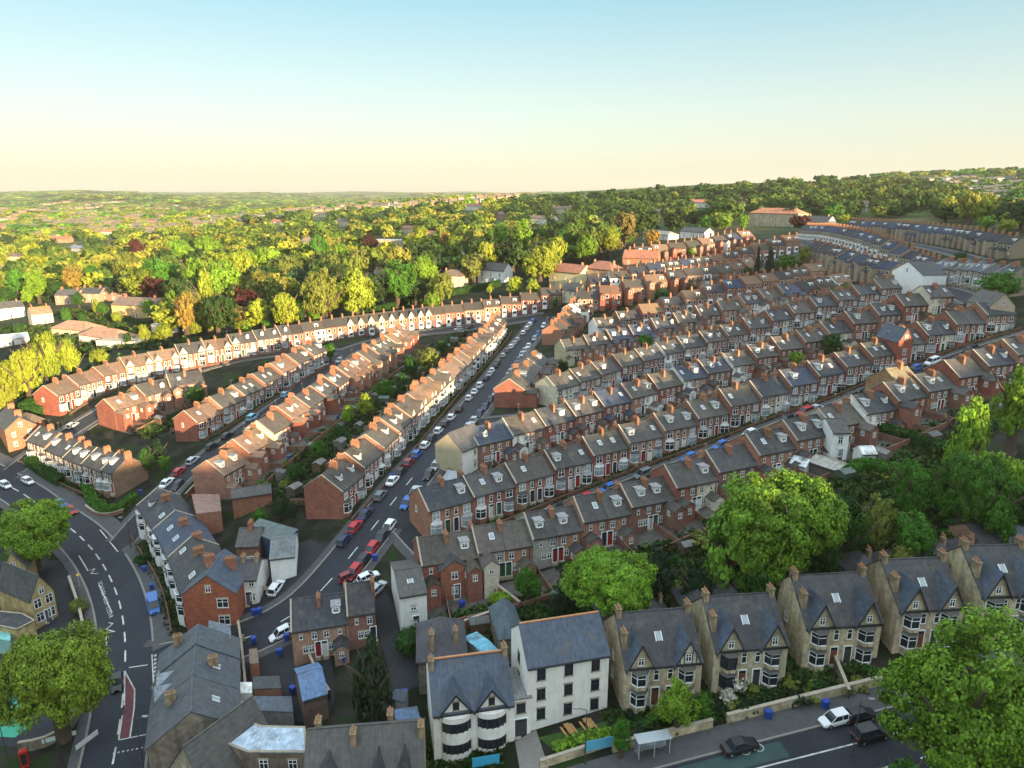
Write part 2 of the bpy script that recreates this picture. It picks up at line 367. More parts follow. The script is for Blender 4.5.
def dash(X,o,on,offn,w=.14,z=.0,keep=None,start=0):
    d=np.r_[0,np.cumsum(np.hypot(*np.diff(X,axis=0).T))]; Nn,_=normals(X); X=X+Nn*o; t=start
    while t+on<d[-1]:
        tt=np.linspace(t,t+on,3); P=np.c_[np.interp(tt,d,X[:,0]),np.interp(tt,d,X[:,1])]
        if keep is None or keep(P[1]):
            b=strip(P,-w,w,z,1); MK.add(b.v,b.f)
        t+=on+offn
dash(RX['main'],0,3.4,2.6,.13,.075)
dash(RX['long'],0,3.2,5.0,.11,.09,lambda q:q[1]<150)
dash(WK,3.4,6,0,.10,.1); dash(WK,7.2,4.,3.,.12,.09); dash(WK,10.4,6,0,.1,.09,start=30)
def pline(P,w=.12,z=.1,step=1.5):
    X=[np.array(unp(*p)[:2]) for p in P]
    for a,c in zip(X[:-1],X[1:]):
        n=max(2,int(np.linalg.norm(c-a)/step)+1); b=strip(np.array([a+(c-a)*t for t in np.linspace(0,1,n)]),-w,w,z,1); MK.add(b.v,b.f)
for P in ([(125,672),(134.8,690),(134.3,708),(130,738)],[(119,740.5),(151,734)],[(125,672),(124.4,706)],[(122.5,716),(118.8,740)],
          [(79,556),(88,571)],[(89,571),(95,569)],[(95,569),(91,574),(98,574)],[(109,623),(113,624),(106,630),(115,632),(106,633)],[(106,633),(107,655)],
          [(99,585),(112,613)],[(-5,455),(20,462)],[(152,655),(154,690)],[(157,672),(157,690)],[(100,530),(118,552)]): pline(P,.10)
for k in range(9): pline([(113+k*4.6,754-k*.9),(115+k*4.6,753.6-k*.9)],.12)
for k in range(8): pline([(155,655+4*k),(155.4,657+4*k)],.2)
# lettering painted beside the school kerb
def road_text(body,p,q,size):
    cu=bpy.data.curves.new('txt','FONT'); cu.body=body; cu.size=size; cu.space_character=1.25
    o=bpy.data.objects.new('txt',cu); COL.objects.link(o); dg=bpy.context.evaluated_depsgraph_get(); me=o.evaluated_get(dg).to_mesh()
    a=unp(*p)[:2]; b=unp(*q)[:2]; L=np.linalg.norm(b-a); ex=(b-a)/L; ey=np.array((-ex[1],ex[0])); w=max(v.co.x for v in me.vertices)
    vs=[]
    for v in me.vertices:
        P=a+ex*v.co.x*L/w+ey*v.co.y; vs.append((P[0],P[1],hs(*P)+.1))
    MK.add(vs,[tuple(f.vertices) for f in me.polygons]); o.to_mesh_clear() if False else None
    bpy.data.objects.remove(o)
road_text('SCHOOL KEEP CLEAR',(98,583),(109.5,619),1.0)
# cycle symbol on the teal lane
ca=unp(752,750)[:2]; cd=unp(762,747.5)[:2]-ca; cd/=np.linalg.norm(cd); cn=np.array((-cd[1],cd[0]))
for o in (-.9,.9):
    X=np.array([ca+cd*(o+.55*math.cos(t))+cn*.55*math.sin(t) for t in np.linspace(0,6.283,15)]); b=strip(X,-.06,.06,.11,1); MK.add(b.v,b.f)
for p,q in (((-.9,0),(-.3,.8)),((-.3,.8),(.5,.8)),((.5,.8),(.9,0)),((-.3,.8),(.1,0)),((.1,0),(.5,.8)),((-.9,0),(.1,0))):
    X=np.array([ca+cd*(p[0]+(q[0]-p[0])*t)+cn*(p[1]+(q[1]-p[1])*t) for t in (0,.5,1)]); b=strip(X,-.06,.06,.113,1); MK.add(b.v,b.f)
tag(ob('road_marking',MK.mesh('road_marking',['road_paint'])),kind='structure')
def patch(name,P,off,m,kind='structure',world=False,cell=4.):
    X=[np.array(p) if world else unp(*p)[:2] for p in P]; bm=bmesh.new(); bm.faces.new([bm.verts.new((x[0],x[1],0)) for x in X])
    A=np.array(X)
    for ax in (0,1):
        t=math.floor(A[:,ax].min()/cell)*cell
        while t<A[:,ax].max():
            co=[0,0,0];no=[0,0,0];co[ax]=t;no[ax]=1; bmesh.ops.bisect_plane(bm,geom=bm.verts[:]+bm.edges[:]+bm.faces[:],plane_co=co,plane_no=no); t+=cell
    bmesh.ops.triangulate(bm,faces=bm.faces[:])
    xy=np.array([v.co[:2] for v in bm.verts]); zz=hz(xy[:,0],xy[:,1])
    for v,z in zip(bm.verts,zz): v.co.z=z+off
    me=bpy.data.meshes.new(name); bm.to_mesh(me); bm.free(); me.materials.append(MATS[m]); return tag(ob(name,me),kind=kind)
patch('red_median',[(125,674),(134.3,690),(133.8,708),(129.5,737),(119.8,739),(122.8,715),(124.8,707)],.085,'red_lane')
patch('school_yard',[(-30,560),(60,560),(78,590),(86,625),(88,660),(84,700),(70,735),(35,748),(-30,745)],.06,'tarmac_side')
patch('playground',[(-30,690),(20,690),(22,702),(12,714),(-30,722)],.09,'play_teal')
patch('playground',[(-30,726),(12,717),(23,703),(31,712),(33,725),(15,738),(-30,736)],.10,'play_green')
patch('car_park',[(100,405),(60,440),(40,452),(48,442),(80,418)],.06,'tarmac_side')
patch('yard',[(262,555),(310,540),(330,548),(318,580),(290,606),(262,622),(238,628),(232,600)],.06,'tarmac_side')
patch('yard',[(237,650),(330,640),(335,700),(325,722),(245,722)],.055,'tarmac_side')
patch('lawn',[(424,640),(498,612),(503,628),(432,650)],.07,'grass')
patch('lawn',[(538,738),(606,722),(612,742),(556,752)],.08,'grass')
patch('path',[(515,742),(536,730),(556,790),(525,800)],.09,'kerb')
# ------------------------------------------------------------------ cars
def loft(b,st,sec,m=0):
    """st: list of (y, list of (x,z))"""
    n=len(st[0][1]); vs=[]
    for y,pts in st: vs+=[(x,y,z) for x,z in pts]
    fs=[(i*n+k,i*n+(k+1)%n,(i+1)*n+(k+1)%n,(i+1)*n+k) for i in range(len(st)-1) for k in range(n)]
    fs+=[tuple(range(n-1,-1,-1)),tuple(range((len(st)-1)*n,len(st)*n))]
    return b.add(vs,fs,m)
def carmesh(kind):
    L,w={'hatch':(4.0,.86),'saloon':(4.6,.89),'suv':(4.5,.93),'van':(5.2,.98)}[kind]
    hb={'hatch':.86,'saloon':.84,'suv':1.02,'van':1.1}[kind]; ht={'hatch':1.46,'saloon':1.42,'suv':1.72,'van':2.2}[kind]
    h=L/2
    def sec(wd,zb,zt): return [(-wd*.9,zb),(-wd,zb+.2),(-wd,zt-.18),(-wd*.9,zt),(wd*.9,zt),(wd,zt-.18),(wd,zb+.2),(wd*.9,zb)]
    body=MB(); loft(body,[(-h,sec(w*.86,.35,hb-.12)),(-h+.18,sec(w*.96,.24,hb)),(-h+1.,sec(w,.2,hb+.02)),(h-1.3,sec(w,.2,hb)),(h-.35,sec(w*.95,.22,hb-.14)),(h,sec(w*.82,.3,hb-.3))],0)
    if kind=='saloon': g=[(-h+.75,hb),(-h+1.35,ht-.03),(h-2.0,ht),(h-1.2,hb)]
    elif kind=='van': g=[(-h+.05,hb),(-h+.12,ht-.03),(h-1.5,ht),(h-.8,hb)]
    else: g=[(-h+.12,hb),(-h+.55,ht-.05),(h-1.75,ht),(h-.95,hb)]
    def gs(z,t): ww=w*(.92-.16*t); return [(-ww,z-.0),(ww,z-.0)]
    gl=MB(); (y0,z0),(y1,z1),(y2,z2),(y3,z3)=g; wb,wt=w*.91,w*.76
    vs=[(-wb,y0,z0-.03),(wb,y0,z0-.03),(wb,y3,z3-.03),(-wb,y3,z3-.03),(-wt,y1,z1),(wt,y1,z1),(wt,y2,z2),(-wt,y2,z2)]
    gl.add(vs,[(3,2,1,0),(4,5,6,7),(0,1,5,4),(1,2,6,5),(2,3,7,6),(3,0,4,7)])
    rf=MB(); rf.box(-wt-.02,wt+.02,y1-.03,y2+.03,z2-.02,z2+.05)
    for s in (-1,1):
        for ym,t in ((y1+.06,0),((y1+y2)/2,0)):
            rf.tube((s*(wb+.01),ym+.1,hb-.02),(s*(wt+.01),ym,z2),.05,.05,4)
        rf.tube((s*(wb+.0),y3,z3),(s*(wt+.01),y2,z2),.045,.045,4); rf.tube((s*(wb+.0),y0,z0),(s*(wt+.01),y1,z1),.06,.06,4)
    if kind=='van': rf.box(-w*.93,w*.93,y0+.02,y2-1.3,hb-.1,z2-.03)
    wh=MB(); r=.33
    n=12; vs=[];
    for x in (-.11,.11):
        vs+=[(x,r*math.cos(2*math.pi*k/n),r*math.sin(2*math.pi*k/n)) for k in range(n)]
    wh.add(vs,[(k,(k+1)%n,n+(k+1)%n,n+k) for k in range(n)]+[tuple(range(n-1,-1,-1)),tuple(range(n,2*n))],0)
    vs=[(.118,.19*math.cos(2*math.pi*k/n),.19*math.sin(2*math.pi*k/n)) for k in range(n)]+[(-.118,.19*math.cos(2*math.pi*k/n),.19*math.sin(2*math.pi*k/n)) for k in range(n)]
    wh.add(vs,[tuple(range(n)),tuple(range(2*n-1,n-1,-1))],1)
    hl=MB(); hl.box(-.17,.17,-.03,.05,-.07,.07)
    M={'body':body.mesh('body',['carpaint']),'windows':gl.mesh('windows',['glass']),'roof':rf.mesh('roof',['carpaint']),'wheel':wh.mesh('wheel',['tyre','lead']),'headlight':hl.mesh('headlight',['lamp_glass']),'tail_light':hl.mesh('tail_light',['lamp_red'])}
    return M,L,w,hb
CARM={k:carmesh(k) for k in('hatch','saloon','suv','van')}
def car(x,y,head,kind,col,label,group,zo=.06):
    M,L,w,hb=CARM[kind]; t=np.array((-math.sin(head),math.cos(head)))
    sl=(hs(*(np.array((x,y))+t*1.5))-hs(*(np.array((x,y))-t*1.5)))/3
    o=thing({'hatch':'parked_car','saloon':'parked_car','suv':'parked_car','van':'parked_van'}[kind],label,'van' if kind=='van' else 'car',(x,y,hs(x,y)+zo),head,group)
    o.rotation_euler=(math.atan(sl),0,head)
    ob('body',M['body'],o,col=col); ob('windows',M['windows'],o); ob('roof',M['roof'],o,col=col)
    for sx in (-1,1):
        for yy in (-L/2+.75,L/2-.8): ob('wheel',M['wheel'],o,(sx*(w-.1),yy,.33))
        ob('headlight',M['headlight'],o,(sx*w*.62,L/2-.04,hb-.42)); ob('tail_light',M['tail_light'],o,(sx*w*.66,-L/2+.0,hb-.25))
    return o
CC=dict(white=(.72,.73,.74),silver=(.42,.44,.46),black=(.012,.012,.015),navy=(.015,.025,.07),red=(.42,.02,.03),blue=(.03,.13,.42),grey=(.13,.14,.15),dred=(.20,.015,.025),lblue=(.16,.42,.58),dark=(.02,.022,.03))
CN=dict(white='white',silver='silver',black='black',navy='navy blue',red='red',blue='bright blue',grey='grey',dred='dark red',lblue='pale blue',dark='near-black')
def nearest(X,q):
    i=int(np.argmin(np.hypot(X[:,0]-q[0],X[:,1]-q[1]))); Nn,T=normals(X); return i,Nn[i],T[i]
def cars(key,side,L,phrase,group,rev=False,side_off=None):
    X=RX[key]; 
    for n,(px,py,c,k) in enumerate(L):
        q=unp(px,py)[:2]; i,Nn,T=nearest(X,q)
        if side is not None:
            o=side*(HALF[key]-1.05); q=X[i]+Nn*o+T*np.dot(q-X[i],T)
        hd=math.atan2(-T[0],T[1])+(math.pi if rev else 0)+random.uniform(-.025,.025)
        kn={'hatch':'hatchback','saloon':'saloon','suv':'off-roader','van':'van'}[k]
        car(q[0],q[1],hd,k,CC[c],f'{CN[c]} {kn} {phrase.format(ordn(n+1))}',group)
h,s_,u_,v_='hatch','saloon','suv','van'
cars('long',-1,[(347,542,'navy',h),(360,529,'red',h),(371.5,516.5,'navy',s_),(386.5,498,'grey',h),(399,483,'white',s_),(407,474.5,'black',s_),(415,465,'dred',h),(423,456.5,'blue',h),(431,447.5,'white',h),(437,440.5,'dark',h),(444,433,'white',h),(450,426,'dark',h),(455,419.5,'white',h),(461,411,'dark',s_),(470,400,'white',h),(480,387.5,'white',u_),(486,380,'navy',h),(492,372,'white',h),(497.6,364,'dark',h),(503,357,'silver',h),(511,348,'white',h),(516,341,'silver',h),(522,334,'white',h),(525,329.5,'white',h),(528,325.5,'white',h),(530.5,322,'blue',h)],
     'parked {} from the near end of the left kerb','cars along the left kerb of the long street')
cars('long',1,[(350,573,'red',h),(357,563,'dark',h),(369,551,'red',h),(379,539,'dark',s_),(386,529,'white',h),(403,505,'blue',h),(413,494,'silver',s_),(428,477,'dark',h),(435,468.5,'silver',h),(441.5,459,'silver',h),(471,423,'silver',h),(477,416,'navy',h),(482,409,'navy',s_),(487,402,'dark',h),(492,395,'silver',h),(500,383,'blue',h),(505,374,'silver',h),(511,366,'dark',h),(520,356,'silver',h),(526,347.6,'white',h),(531,340,'silver',h),(535,335,'blue',h),(541,327,'white',h),(545,321.5,'navy',h)],
     'parked {} from the near end of the right kerb','cars along the right kerb of the long street',True)
cars('long',1,[(281,634,'white',h)],'parked by the walled yard at the street foot','cars near the street foot',True)
cars('side',-1,[(172,484,'white',s_),(184,473,'red',h),(179.5,463,'silver',h),(213,448,'black',h),(236,437,'black',h),(258,419,'lblue',u_),(294,396,'lblue',h),(327,366,'white',h)],'parked {} from the junction in the side street','cars in the narrow side street')
cars('side',1,[(190,486,'dark',h),(339,362,'silver',h),(455,328,'silver',h),(470,329,'dark',h)],'parked {} from the junction opposite, side street','cars opposite in the narrow side street',True)
cars('main',None,[(5.5,487,'white',h),(28,483,'white',h)],'{} from left on the curving main road','cars on the curving main road')
cars('main',-1,[(65.5,504,'blue',h),(75.6,511,'red',h)],'parked {} from left below the clipped hedge','cars below the clipped hedge')
cars('main',None,[(117.5,686,'black',h)],'driving beside the red central hatching','cars on the curving main road')
cars('main',None,[(154,609,'blue',v_)],'standing on the forecourt beside the bay-fronted row','vehicles on the forecourt')
cars('upper',None,[(73,427,'silver',h)],'parked below the curving row, left edge','cars on the upper street')
X=WK; Nn,T=normals(X)
for px,py,c,k,lab in ((740,750,'black',s_,'black saloon car in the teal lane beyond the bus shelter'),(835,723,'white',h,'white hatchback by the kerb left of the big tree'),(860,719,'black',h,'black hatchback half hidden by the big tree'),(870,738,'black',u_,'black off-roader in the outer lane beside the big tree')):
    q=unp(px,py)[:2]; i,a,t=nearest(WK,q); car(q[0],q[1],math.atan2(-t[0],t[1])+(0 if c!='white' else math.pi),k,CC[c],lab,'cars on the wide road')
q=unp(277,590)[:2]; car(q[0],q[1],R(-14),h,CC['white'],'white hatchback in the yard beside the white pub','cars in yards')
for px,py,a,c,lab in ((350,579,-60,'dred','dark red hatchback parked above the brick trio, left of white one'),(369,580,-58,'white','white hatchback parked above the brick trio'),(378,591,-30,'silver','silver hatchback parked beside the tall white house')):
    q=unp(px,py)[:2]; car(q[0],q[1],R(a),h,CC[c],lab,'cars above the brick trio')
for n,(px,py,c) in enumerate([(489,243,'silver'),(490,249,'white'),(493,257,'white')]):
    q=unp(px,py)[:2]; car(q[0],q[1],R(-10),h,CC[c],f'{CN[c]} car on the lane through the trees, {ordn(n+1)} from far end','cars on the wooded lane')

# cars along the streets between the right-hand rows
random.seed(77)
for key,ph in (('stG1','between the nearest brick rows'),('stG3','between the third and fourth rows')):
    X=RX[key]; Nn,T=normals(X); d=np.r_[0,np.cumsum(np.hypot(*np.diff(X,axis=0).T))]; n=0
    for side in (-1,1):
        t=14.; pos=[]
        while t<d[-1]-8:
            if random.random()<.62: pos.append(t)
            t+=5.2
        for t in pos:
            i=int(np.searchsorted(d,t)); q=X[i]+Nn[i]*side*2.2
            c=random.choice(['white','silver','dark','grey','navy','red','blue','black']); k=random.choice(['hatch','hatch','saloon','suv']); n+=1
            if n>34: break
            car(q[0],q[1],math.atan2(-T[i][0],T[i][1])+(0 if side>0 else math.pi),k,CC[c],f"{CN[c]} car, {ordn(pos.index(t)+1)} from left at {'near' if side>0 else 'far'} kerb {ph}",'cars '+ph)

random.seed(91)
def fill(key,side,ph,grp):
    X=RX[key]; Nn,T=normals(X); d=np.r_[0,np.cumsum(np.hypot(*np.diff(X,axis=0).T))]; n=0
    ex=[o.location for o in bpy.data.objects if o.name.startswith('parked') and not o.parent]; ex=[(l[0],l[1]) for l in ex]; t=58.
    while t<d[-1]-6:
        i=int(np.searchsorted(d,t)); q=X[i]+Nn[i]*side*(HALF[key]-1.05)
        if min(math.hypot(q[0]-a,q[1]-b) for a,b in ex)>5.0:
            c=random.choice(['white','silver','dark','grey','navy','black','silver']); n+=1; ex.append((q[0],q[1]))
            car(q[0],q[1],math.atan2(-T[i][0],T[i][1])+(0 if side<0 else math.pi),random.choice([h,h,s_]),CC[c],f"{CN[c]} car filling the {ordn(n)} gap up the {ph} kerb of the long street",grp)
        t+=1.3
fill('long',-1,'left','cars along the left kerb of the long street'); fill('long',1,'right','cars along the right kerb of the long street')
# ------------------------------------------------------------------ house parts (x along the row, front = -y)
PW=4.85; D2=4.3; EV=5.4; RR=2.85
def winmesh(w,h,mull=1,transom=True,trim='stone_trim',glass='glass',frame='white_frame'):
    b=MB(); f=.075
    b.quad((-w/2,-.02,0),(w/2,-.02,0),(w/2,-.02,h),(-w/2,-.02,h),1)
    def bar(x0,x1,z0,z1,m=0,p=.07): b.box(x0,x1,-p,0,z0,z1,m)
    bar(-w/2,-w/2+f,0,h);bar(w/2-f,w/2,0,h);bar(-w/2+f,w/2-f,0,f);bar(-w/2+f,w/2-f,h-f,h)
    for k in range(mull): x=-w/2+w*(k+1)/(mull+1); bar(x-.04,x+.04,f,h-f,0,.065)
    if transom: bar(-w/2+f,w/2-f,h*.62,h*.62+.06,0,.062)
    bar(-w/2-.12,w/2+.12,h,h+.24,2,.05); bar(-w/2-.12,w/2+.12,-.14,0,2,.12)
    return b.mesh('window',[frame,glass,trim])
WM={}
def wm(w,h,mull=1,trim='stone_trim',glass='glass',frame='white_frame'):
    k=(w,h,mull,trim,glass,frame)
    if k not in WM: WM[k]=winmesh(w,h,mull,True,trim,glass,frame)
    return WM[k]
def win(par,x,y,z,w,h,face=0,mull=1,**k):       # face: 0 front(-y) 1 right(+x) 2 back(+y) 3 left(-x)
    return ob('window',wm(w,h,mull,**k),par,(x,y,z),face*math.pi/2)
def doormesh():
    b=MB(); b.box(-.5,.5,-.05,0,0,2.15,0); b.box(-.62,-.5,-.09,0,0,2.75,1); b.box(.5,.62,-.09,0,0,2.75,1); b.box(-.5,.5,-.09,0,2.6,2.75,1); b.quad((-.5,-.03,2.15),(.5,-.03,2.15),(.5,-.03,2.6),(-.5,-.03,2.6),2); b.box(-.7,.7,-.5,0,-.6,0,3)
    return b.mesh('door',['paint','white_frame','glass','stone_trim'])
DOOR=doormesh()
def baymesh(w=2.1,p=.8,h=2.5,sill=.75,glass='glass',pitched=True,frame='white_frame',base='brick',zb=-2):
    b=MB(); c=.55; pts=[(-w/2,0),(-w/2+c,-p),(w/2-c,-p),(w/2,0)]
    def wall(z0,z1,o,m):
        q=[(x*(1+o/w*2),y-(o if y<0 else 0)) for x,y in pts]; n=4
        vs=[(x,y,z0) for x,y in q]+[(x,y,z1) for x,y in q]; b.add(vs,[(k,k+1,n+k+1,n+k) for k in range(3)]+[(4,5,6,7),(3,2,1,0)],m)
    wall(zb,sill,0,0); wall(sill,h,-.06,1); wall(h-.18,h,0.0,2); wall(sill-.02,sill+.14,.04,2)
    for (x0,y0),(x1,y1) in zip(pts[:-1],pts[1:]):
        L=math.hypot(x1-x0,y1-y0)
        for t in ((0,.5,1) if L>1.2 else (0,1)):
            b.tube((x0+(x1-x0)*t,y0+(y1-y0)*t,sill),(x0+(x1-x0)*t,y0+(y1-y0)*t,h),.075,.075,4,2)
        b.tube((x0,y0,sill+(h-sill)*.66),(x1,y1,sill+(h-sill)*.66),.045,.045,4,2)
    return b.mesh('bay_window',[base,glass,frame])
def bayroof(w=2.1,p=.8,h=2.5,rise=.55):
    b=MB(); e=.14; c=.55; pts=[(-w/2-e,0),(-w/2+c-e/2,-p-e),(w/2-c+e/2,-p-e),(w/2+e,0)]
    b.add([(x,y,h) for x,y in pts]+[(-w/2+.4,0,h+rise),(w/2-.4,0,h+rise)],[(0,1,4),(1,2,5,4),(2,3,5),(3,2,1,0)],0)
    return b.mesh('bay_roof',['roof_slate'])
BAYS=[baymesh(2.3,.85,2.7,.6),baymesh(2.3,.85,2.7,.6,glass='glass_pale'),baymesh(2.3,.85,2.7,.6,glass='glass_pale')]; BROOF=bayroof(2.3,.85,2.7)
BAYWOOD=baymesh(2.3,.85,2.6,base='paint'); BAYUP=baymesh(2.3,.85,2.6,base='paint',zb=.15)
def chim(w=.95,d=.6,h=1.25,z0=0):
    b=MB(); b.box(-w/2,w/2,-d/2,d/2,z0-1.6,z0+h); b.box(-w/2-.06,w/2+.06,-d/2-.06,d/2+.06,z0+h,z0+h+.13)
    return b.mesh('chimney',['brick'])
def potm(n=4,w=.95,h=1.38,d=.0):
    b=MB()
    for k in range(n): b.cyl(-w/2+w*(k+.5)/n,0,h-.02,h+.42,.11,.085,6)
    return b.mesh('chimney_pots',['pot'])
CH={'t':chim(.62,1.5,1.35)}; 
def chm2():
    b=MB(); b.box(-.32,.32,-.85,.85,-1.9,1.3); b.box(-.38,.38,-.91,.91,1.3,1.44); b.box(-.36,.36,-.89,.89,.9,.98)
    p=MB()
    for k in range(4): p.cyl(0,-.6+.4*k,1.42,1.85,.12,.09,6)
    return b.mesh('chimney',['brick']),p.mesh('chimney_pots',['pot'])
CHM,POT=chm2()
def wallmesh(ev=EV,rr=RR,d=D2,w=PW): return MB().gable(-w/2,w/2,-d,d,-3,ev,ev+rr).mesh('wall',['brick'])
def roofmesh(ev=EV,rr=RR,d=D2,w=PW,o=.28):
    k=rr/d; b=MB(); b.slab(-w/2,w/2,-d-o,d+o,ev-k*o+.0,ev+rr,.13); b.box(-w/2,w/2,-.13,.13,ev+rr+.02,ev+rr+.16); return b.mesh('roof',['roof_slate'])
def gutter(ev=EV,rr=RR,d=D2,w=PW):
    b=MB(); z=ev-rr/d*.28
    b.box(-w/2,w/2,-d-.40,-d-.28,z-.1,z+.04); b.box(w/2-.5,w/2-.4,-d-.36,-d-.05,z-.2,z-.08); b.box(w/2-.5,w/2-.4,-d-.12,-d,-1,z-.1); return b.mesh('gutter',['dark'])
WALL,ROOF,GUT=wallmesh(),roofmesh(),gutter()
def coping():
    b=MB(); o=.3; k=RR/D2
    for s in (-1,1):
        v=[(-.14,s*(D2+o),EV-k*o+.1),(.14,s*(D2+o),EV-k*o+.1),(.14,0,EV+RR+.14),(-.14,0,EV+RR+.14)]; v+=[(a,c,z+.16) for a,c,z in v]
        b.add(v,[(0,1,2,3),(7,6,5,4),(0,4,5,1),(1,5,6,2),(2,6,7,3),(3,7,4,0)])
    return b.mesh('coping',['stone_trim'])
COP=coping()
def dormers():
    k=RR/D2; out=[]
    for w,z in ((1.5,1.5),(1.1,1.9)):        # local origin on the roof slope at y=-2.6
        b=MB(); y=-2.75; zs=EV+k*(D2+y); b.box(-w/2,w/2,y,-.7,zs-.1,zs+1.25,0)
        r=MB()
        if w>1.3: r.box(-w/2-.15,w/2+.15,y-.18,-.5,zs+1.25,zs+1.38)
        else: r.slab(-w/2-.15,w/2+.15,y-.18,-.2,zs+1.2,zs+1.75,.1,axis='y'); b.add([(-w/2,y,zs+1.25),(w/2,y,zs+1.25),(0,y,zs+1.75)],[(0,1,2)],0)
        out.append((b.mesh('dormer',['paint']),r.mesh('dormer_roof',['roof_slate']),w,y,zs))
    return out
DORM=dormers()
def skylight():
    b=MB(); k=RR/D2; y0,y1,w=-2.55,-1.65,.36; z=lambda y:EV+k*(D2+y)+.15
    for e,h,m in ((.08,.08,0),(0,.10,1)):
        v=[(-w-e,y0-e,z(y0-e)),(w+e,y0-e,z(y0-e)),(w+e,y1+e,z(y1+e)),(-w-e,y1+e,z(y1+e))]; v+=[(x,y,q+h) for x,y,q in v]; b.add(v,[(4,5,6,7),(0,1,5,4),(1,2,6,5),(2,3,7,6),(3,0,4,7)],m)
    return b.mesh('skylight',['white_frame','glass_pale'])
SKY=skylight()
def smallbits():
    b=MB(); b.tube((0,-.05,0),(0,-.35,.05),.03,.03,4); v=[(0,-.36,.05)]+[(.3*math.cos(t),-.45,.05+.3*math.sin(t)) for t in np.arange(10)*.6283]; b.add(v,[(0,k+1,(k+1)%10+1) for k in range(10)])
    a=MB(); a.tube((0,0,-1.),(0,0,1.3),.025,.02,4); a.tube((-.6,0,1.2),(.6,0,1.2),.02,.02,4)
    for x in (-.4,-.1,.2,.5): a.tube((x,-.25,1.2),(x,.25,1.2),.015,.015,3)
    return b.mesh('satellite_dish',['lead']),a.mesh('aerial',['lead'])
DISH,AER=smallbits()
def frontgable():
    b=MB(); w=2.9; zt=EV+2.2; y=-D2-.06
    b.add([(-w/2,y,EV-.5),(w/2,y,EV-.5),(w/2,y,EV+.15),(0,y,zt),(-w/2,y,EV+.15),(-w/2,-D2+.2,EV-.5),(w/2,-D2+.2,EV-.5),(w/2,-1.2,EV+.15),(0,-1.2,zt),(-w/2,-1.2,EV+.15)],[(0,1,2,3,4),(0,5,6,1),(1,6,7,2),(5,0,4,9)],0)
    r=MB(); r.slab(-w/2-.22,w/2+.22,y-.2,-.95,EV-.05,zt+.05,.12,axis='y')
    return b.mesh('gable',['paint']),r.mesh('gable_roof',['roof_slate'])
FG,FGR=frontgable()
def wingm(L,ev,rise,w=2.5):
    b=MB().gable(-w/2,w/2,D2-.1,D2+L,-3,ev,ev+rise,axis='y'); r=MB(); k=rise/(w/2); r.slab(-w/2-.2,w/2+.2,D2-.6,D2+L+.15,ev-.2*k,ev+rise,.12,axis='y')
    return b.mesh('rear_wing',['brick']),r.mesh('wing_roof',['roof_slate'])
WING={'tall':wingm(3.6,4.6,1.0),'low':wingm(2.6,2.5,.8)}
BRICKS=[(.27,.115,.08),(.24,.10,.072),(.31,.155,.105),(.21,.11,.085),(.33,.20,.14),(.24,.085,.062),(.28,.15,.11)]
SLATES=[(.052,.049,.047),(.07,.06,.051),(.042,.042,.045),(.033,.037,.047),(.036,.048,.078),(.17,.11,.075),(.06,.055,.05),(.14,.085,.06)]
SN={3:'dark slate',4:'blue slate'}
WHITE=(.72,.72,.69); CREAM=(.58,.52,.40)
DOORC=[(.5,.5,.48),(.02,.03,.06),(.25,.02,.02),(.03,.09,.04),(.6,.6,.6)]
def jit(c,a=.1): k=1+random.uniform(-a,a); return tuple(max(0,min(1,v*k*(1+random.uniform(-.04,.04)))) for v in c)
ROWINFO=dict(A=('F','curving gabled row below woods','warm'),B=('R','short row below curving row','warm'),C=('F','row above narrow side street','warm'),D=('R','row below narrow side street','warm'),
 E=('F','row along car-lined street','warm'),F1=('R','short row right of street','g'),F2=('R','short row at street top','warm'),
 G0=('R','nearest right-hand brick row','g'),G1=('F','second right-hand brick row','g'),G2=('R','third right-hand brick row','g'),G3=('F','fourth right-hand brick row','g'),
 G4=('R','fifth right-hand brick row','g'),G5=('F','sixth right-hand brick row','g'),G6=('R','seventh right-hand brick row','g'),G7=('F','eighth right-hand brick row','g'),G8=('R','ninth right-hand brick row','g'),
 H0=('R','lower row descending upper right','b'),H1=('F','middle row descending upper right','b'),H2=('R','highest row descending upper right','b'),
 I=('F','bay-fronted row beside hedge','g'),J=('F','white-bayed row at junction','b'),L=('R','brick trio above dark conifer','g'))
NFIX=dict(L=3,J=6,I=9,F1=6)
SLOTS=[]
for k,(vis,ph,tone) in ROWINFO.items():
    P=np.array([unp(x,y,8.2)[:2] for x,y in ROWS[k]])
    if len(P)>3:
        for _ in range(2):
            Q=P.copy(); Q[1:-1]=(P[:-2]+2*P[1:-1]+P[2:])/4; P=Q
    d=np.r_[0,np.cumsum(np.hypot(*np.diff(P,axis=0).T))]; n=NFIX.get(k,max(2,int(round(d[-1]/PW)))); 
    if n%2 and k not in('L','I'): n+=1
    t=(np.arange(n)+.5)*d[-1]/n; X=np.c_[np.interp(t,d,P[:,0]),np.interp(t,d,P[:,1])]
    e=np.linspace(0,d[-1],n+1); E_=np.c_[np.interp(e,d,P[:,0]),np.interp(e,d,P[:,1])]
    for i in range(n):
        j=i-(i%2); m=(E_[j]+E_[min(j+2,n)])/2; q=X[i]; dd=E_[i+1]-E_[i]; z=hs(*m)
        zd=zdist(q[0],q[1],z+6); sx=512+F*q[0]/zd
        rot=math.atan2(dd[1],dd[0])+(math.pi if vis=='R' else 0)
        SLOTS.append(dict(row=k,i=i,n=n,x=q[0],y=q[1],z=z,rot=rot,len=np.linalg.norm(dd),zd=zd,sx=sx,vis=vis,tone=tone,ph=ph))
inview=[s for s in SLOTS if -40<s['sx']<1070]
inview.sort(key=lambda s:s['zd']); MAINH=inview[:296]; REST=inview[296:]
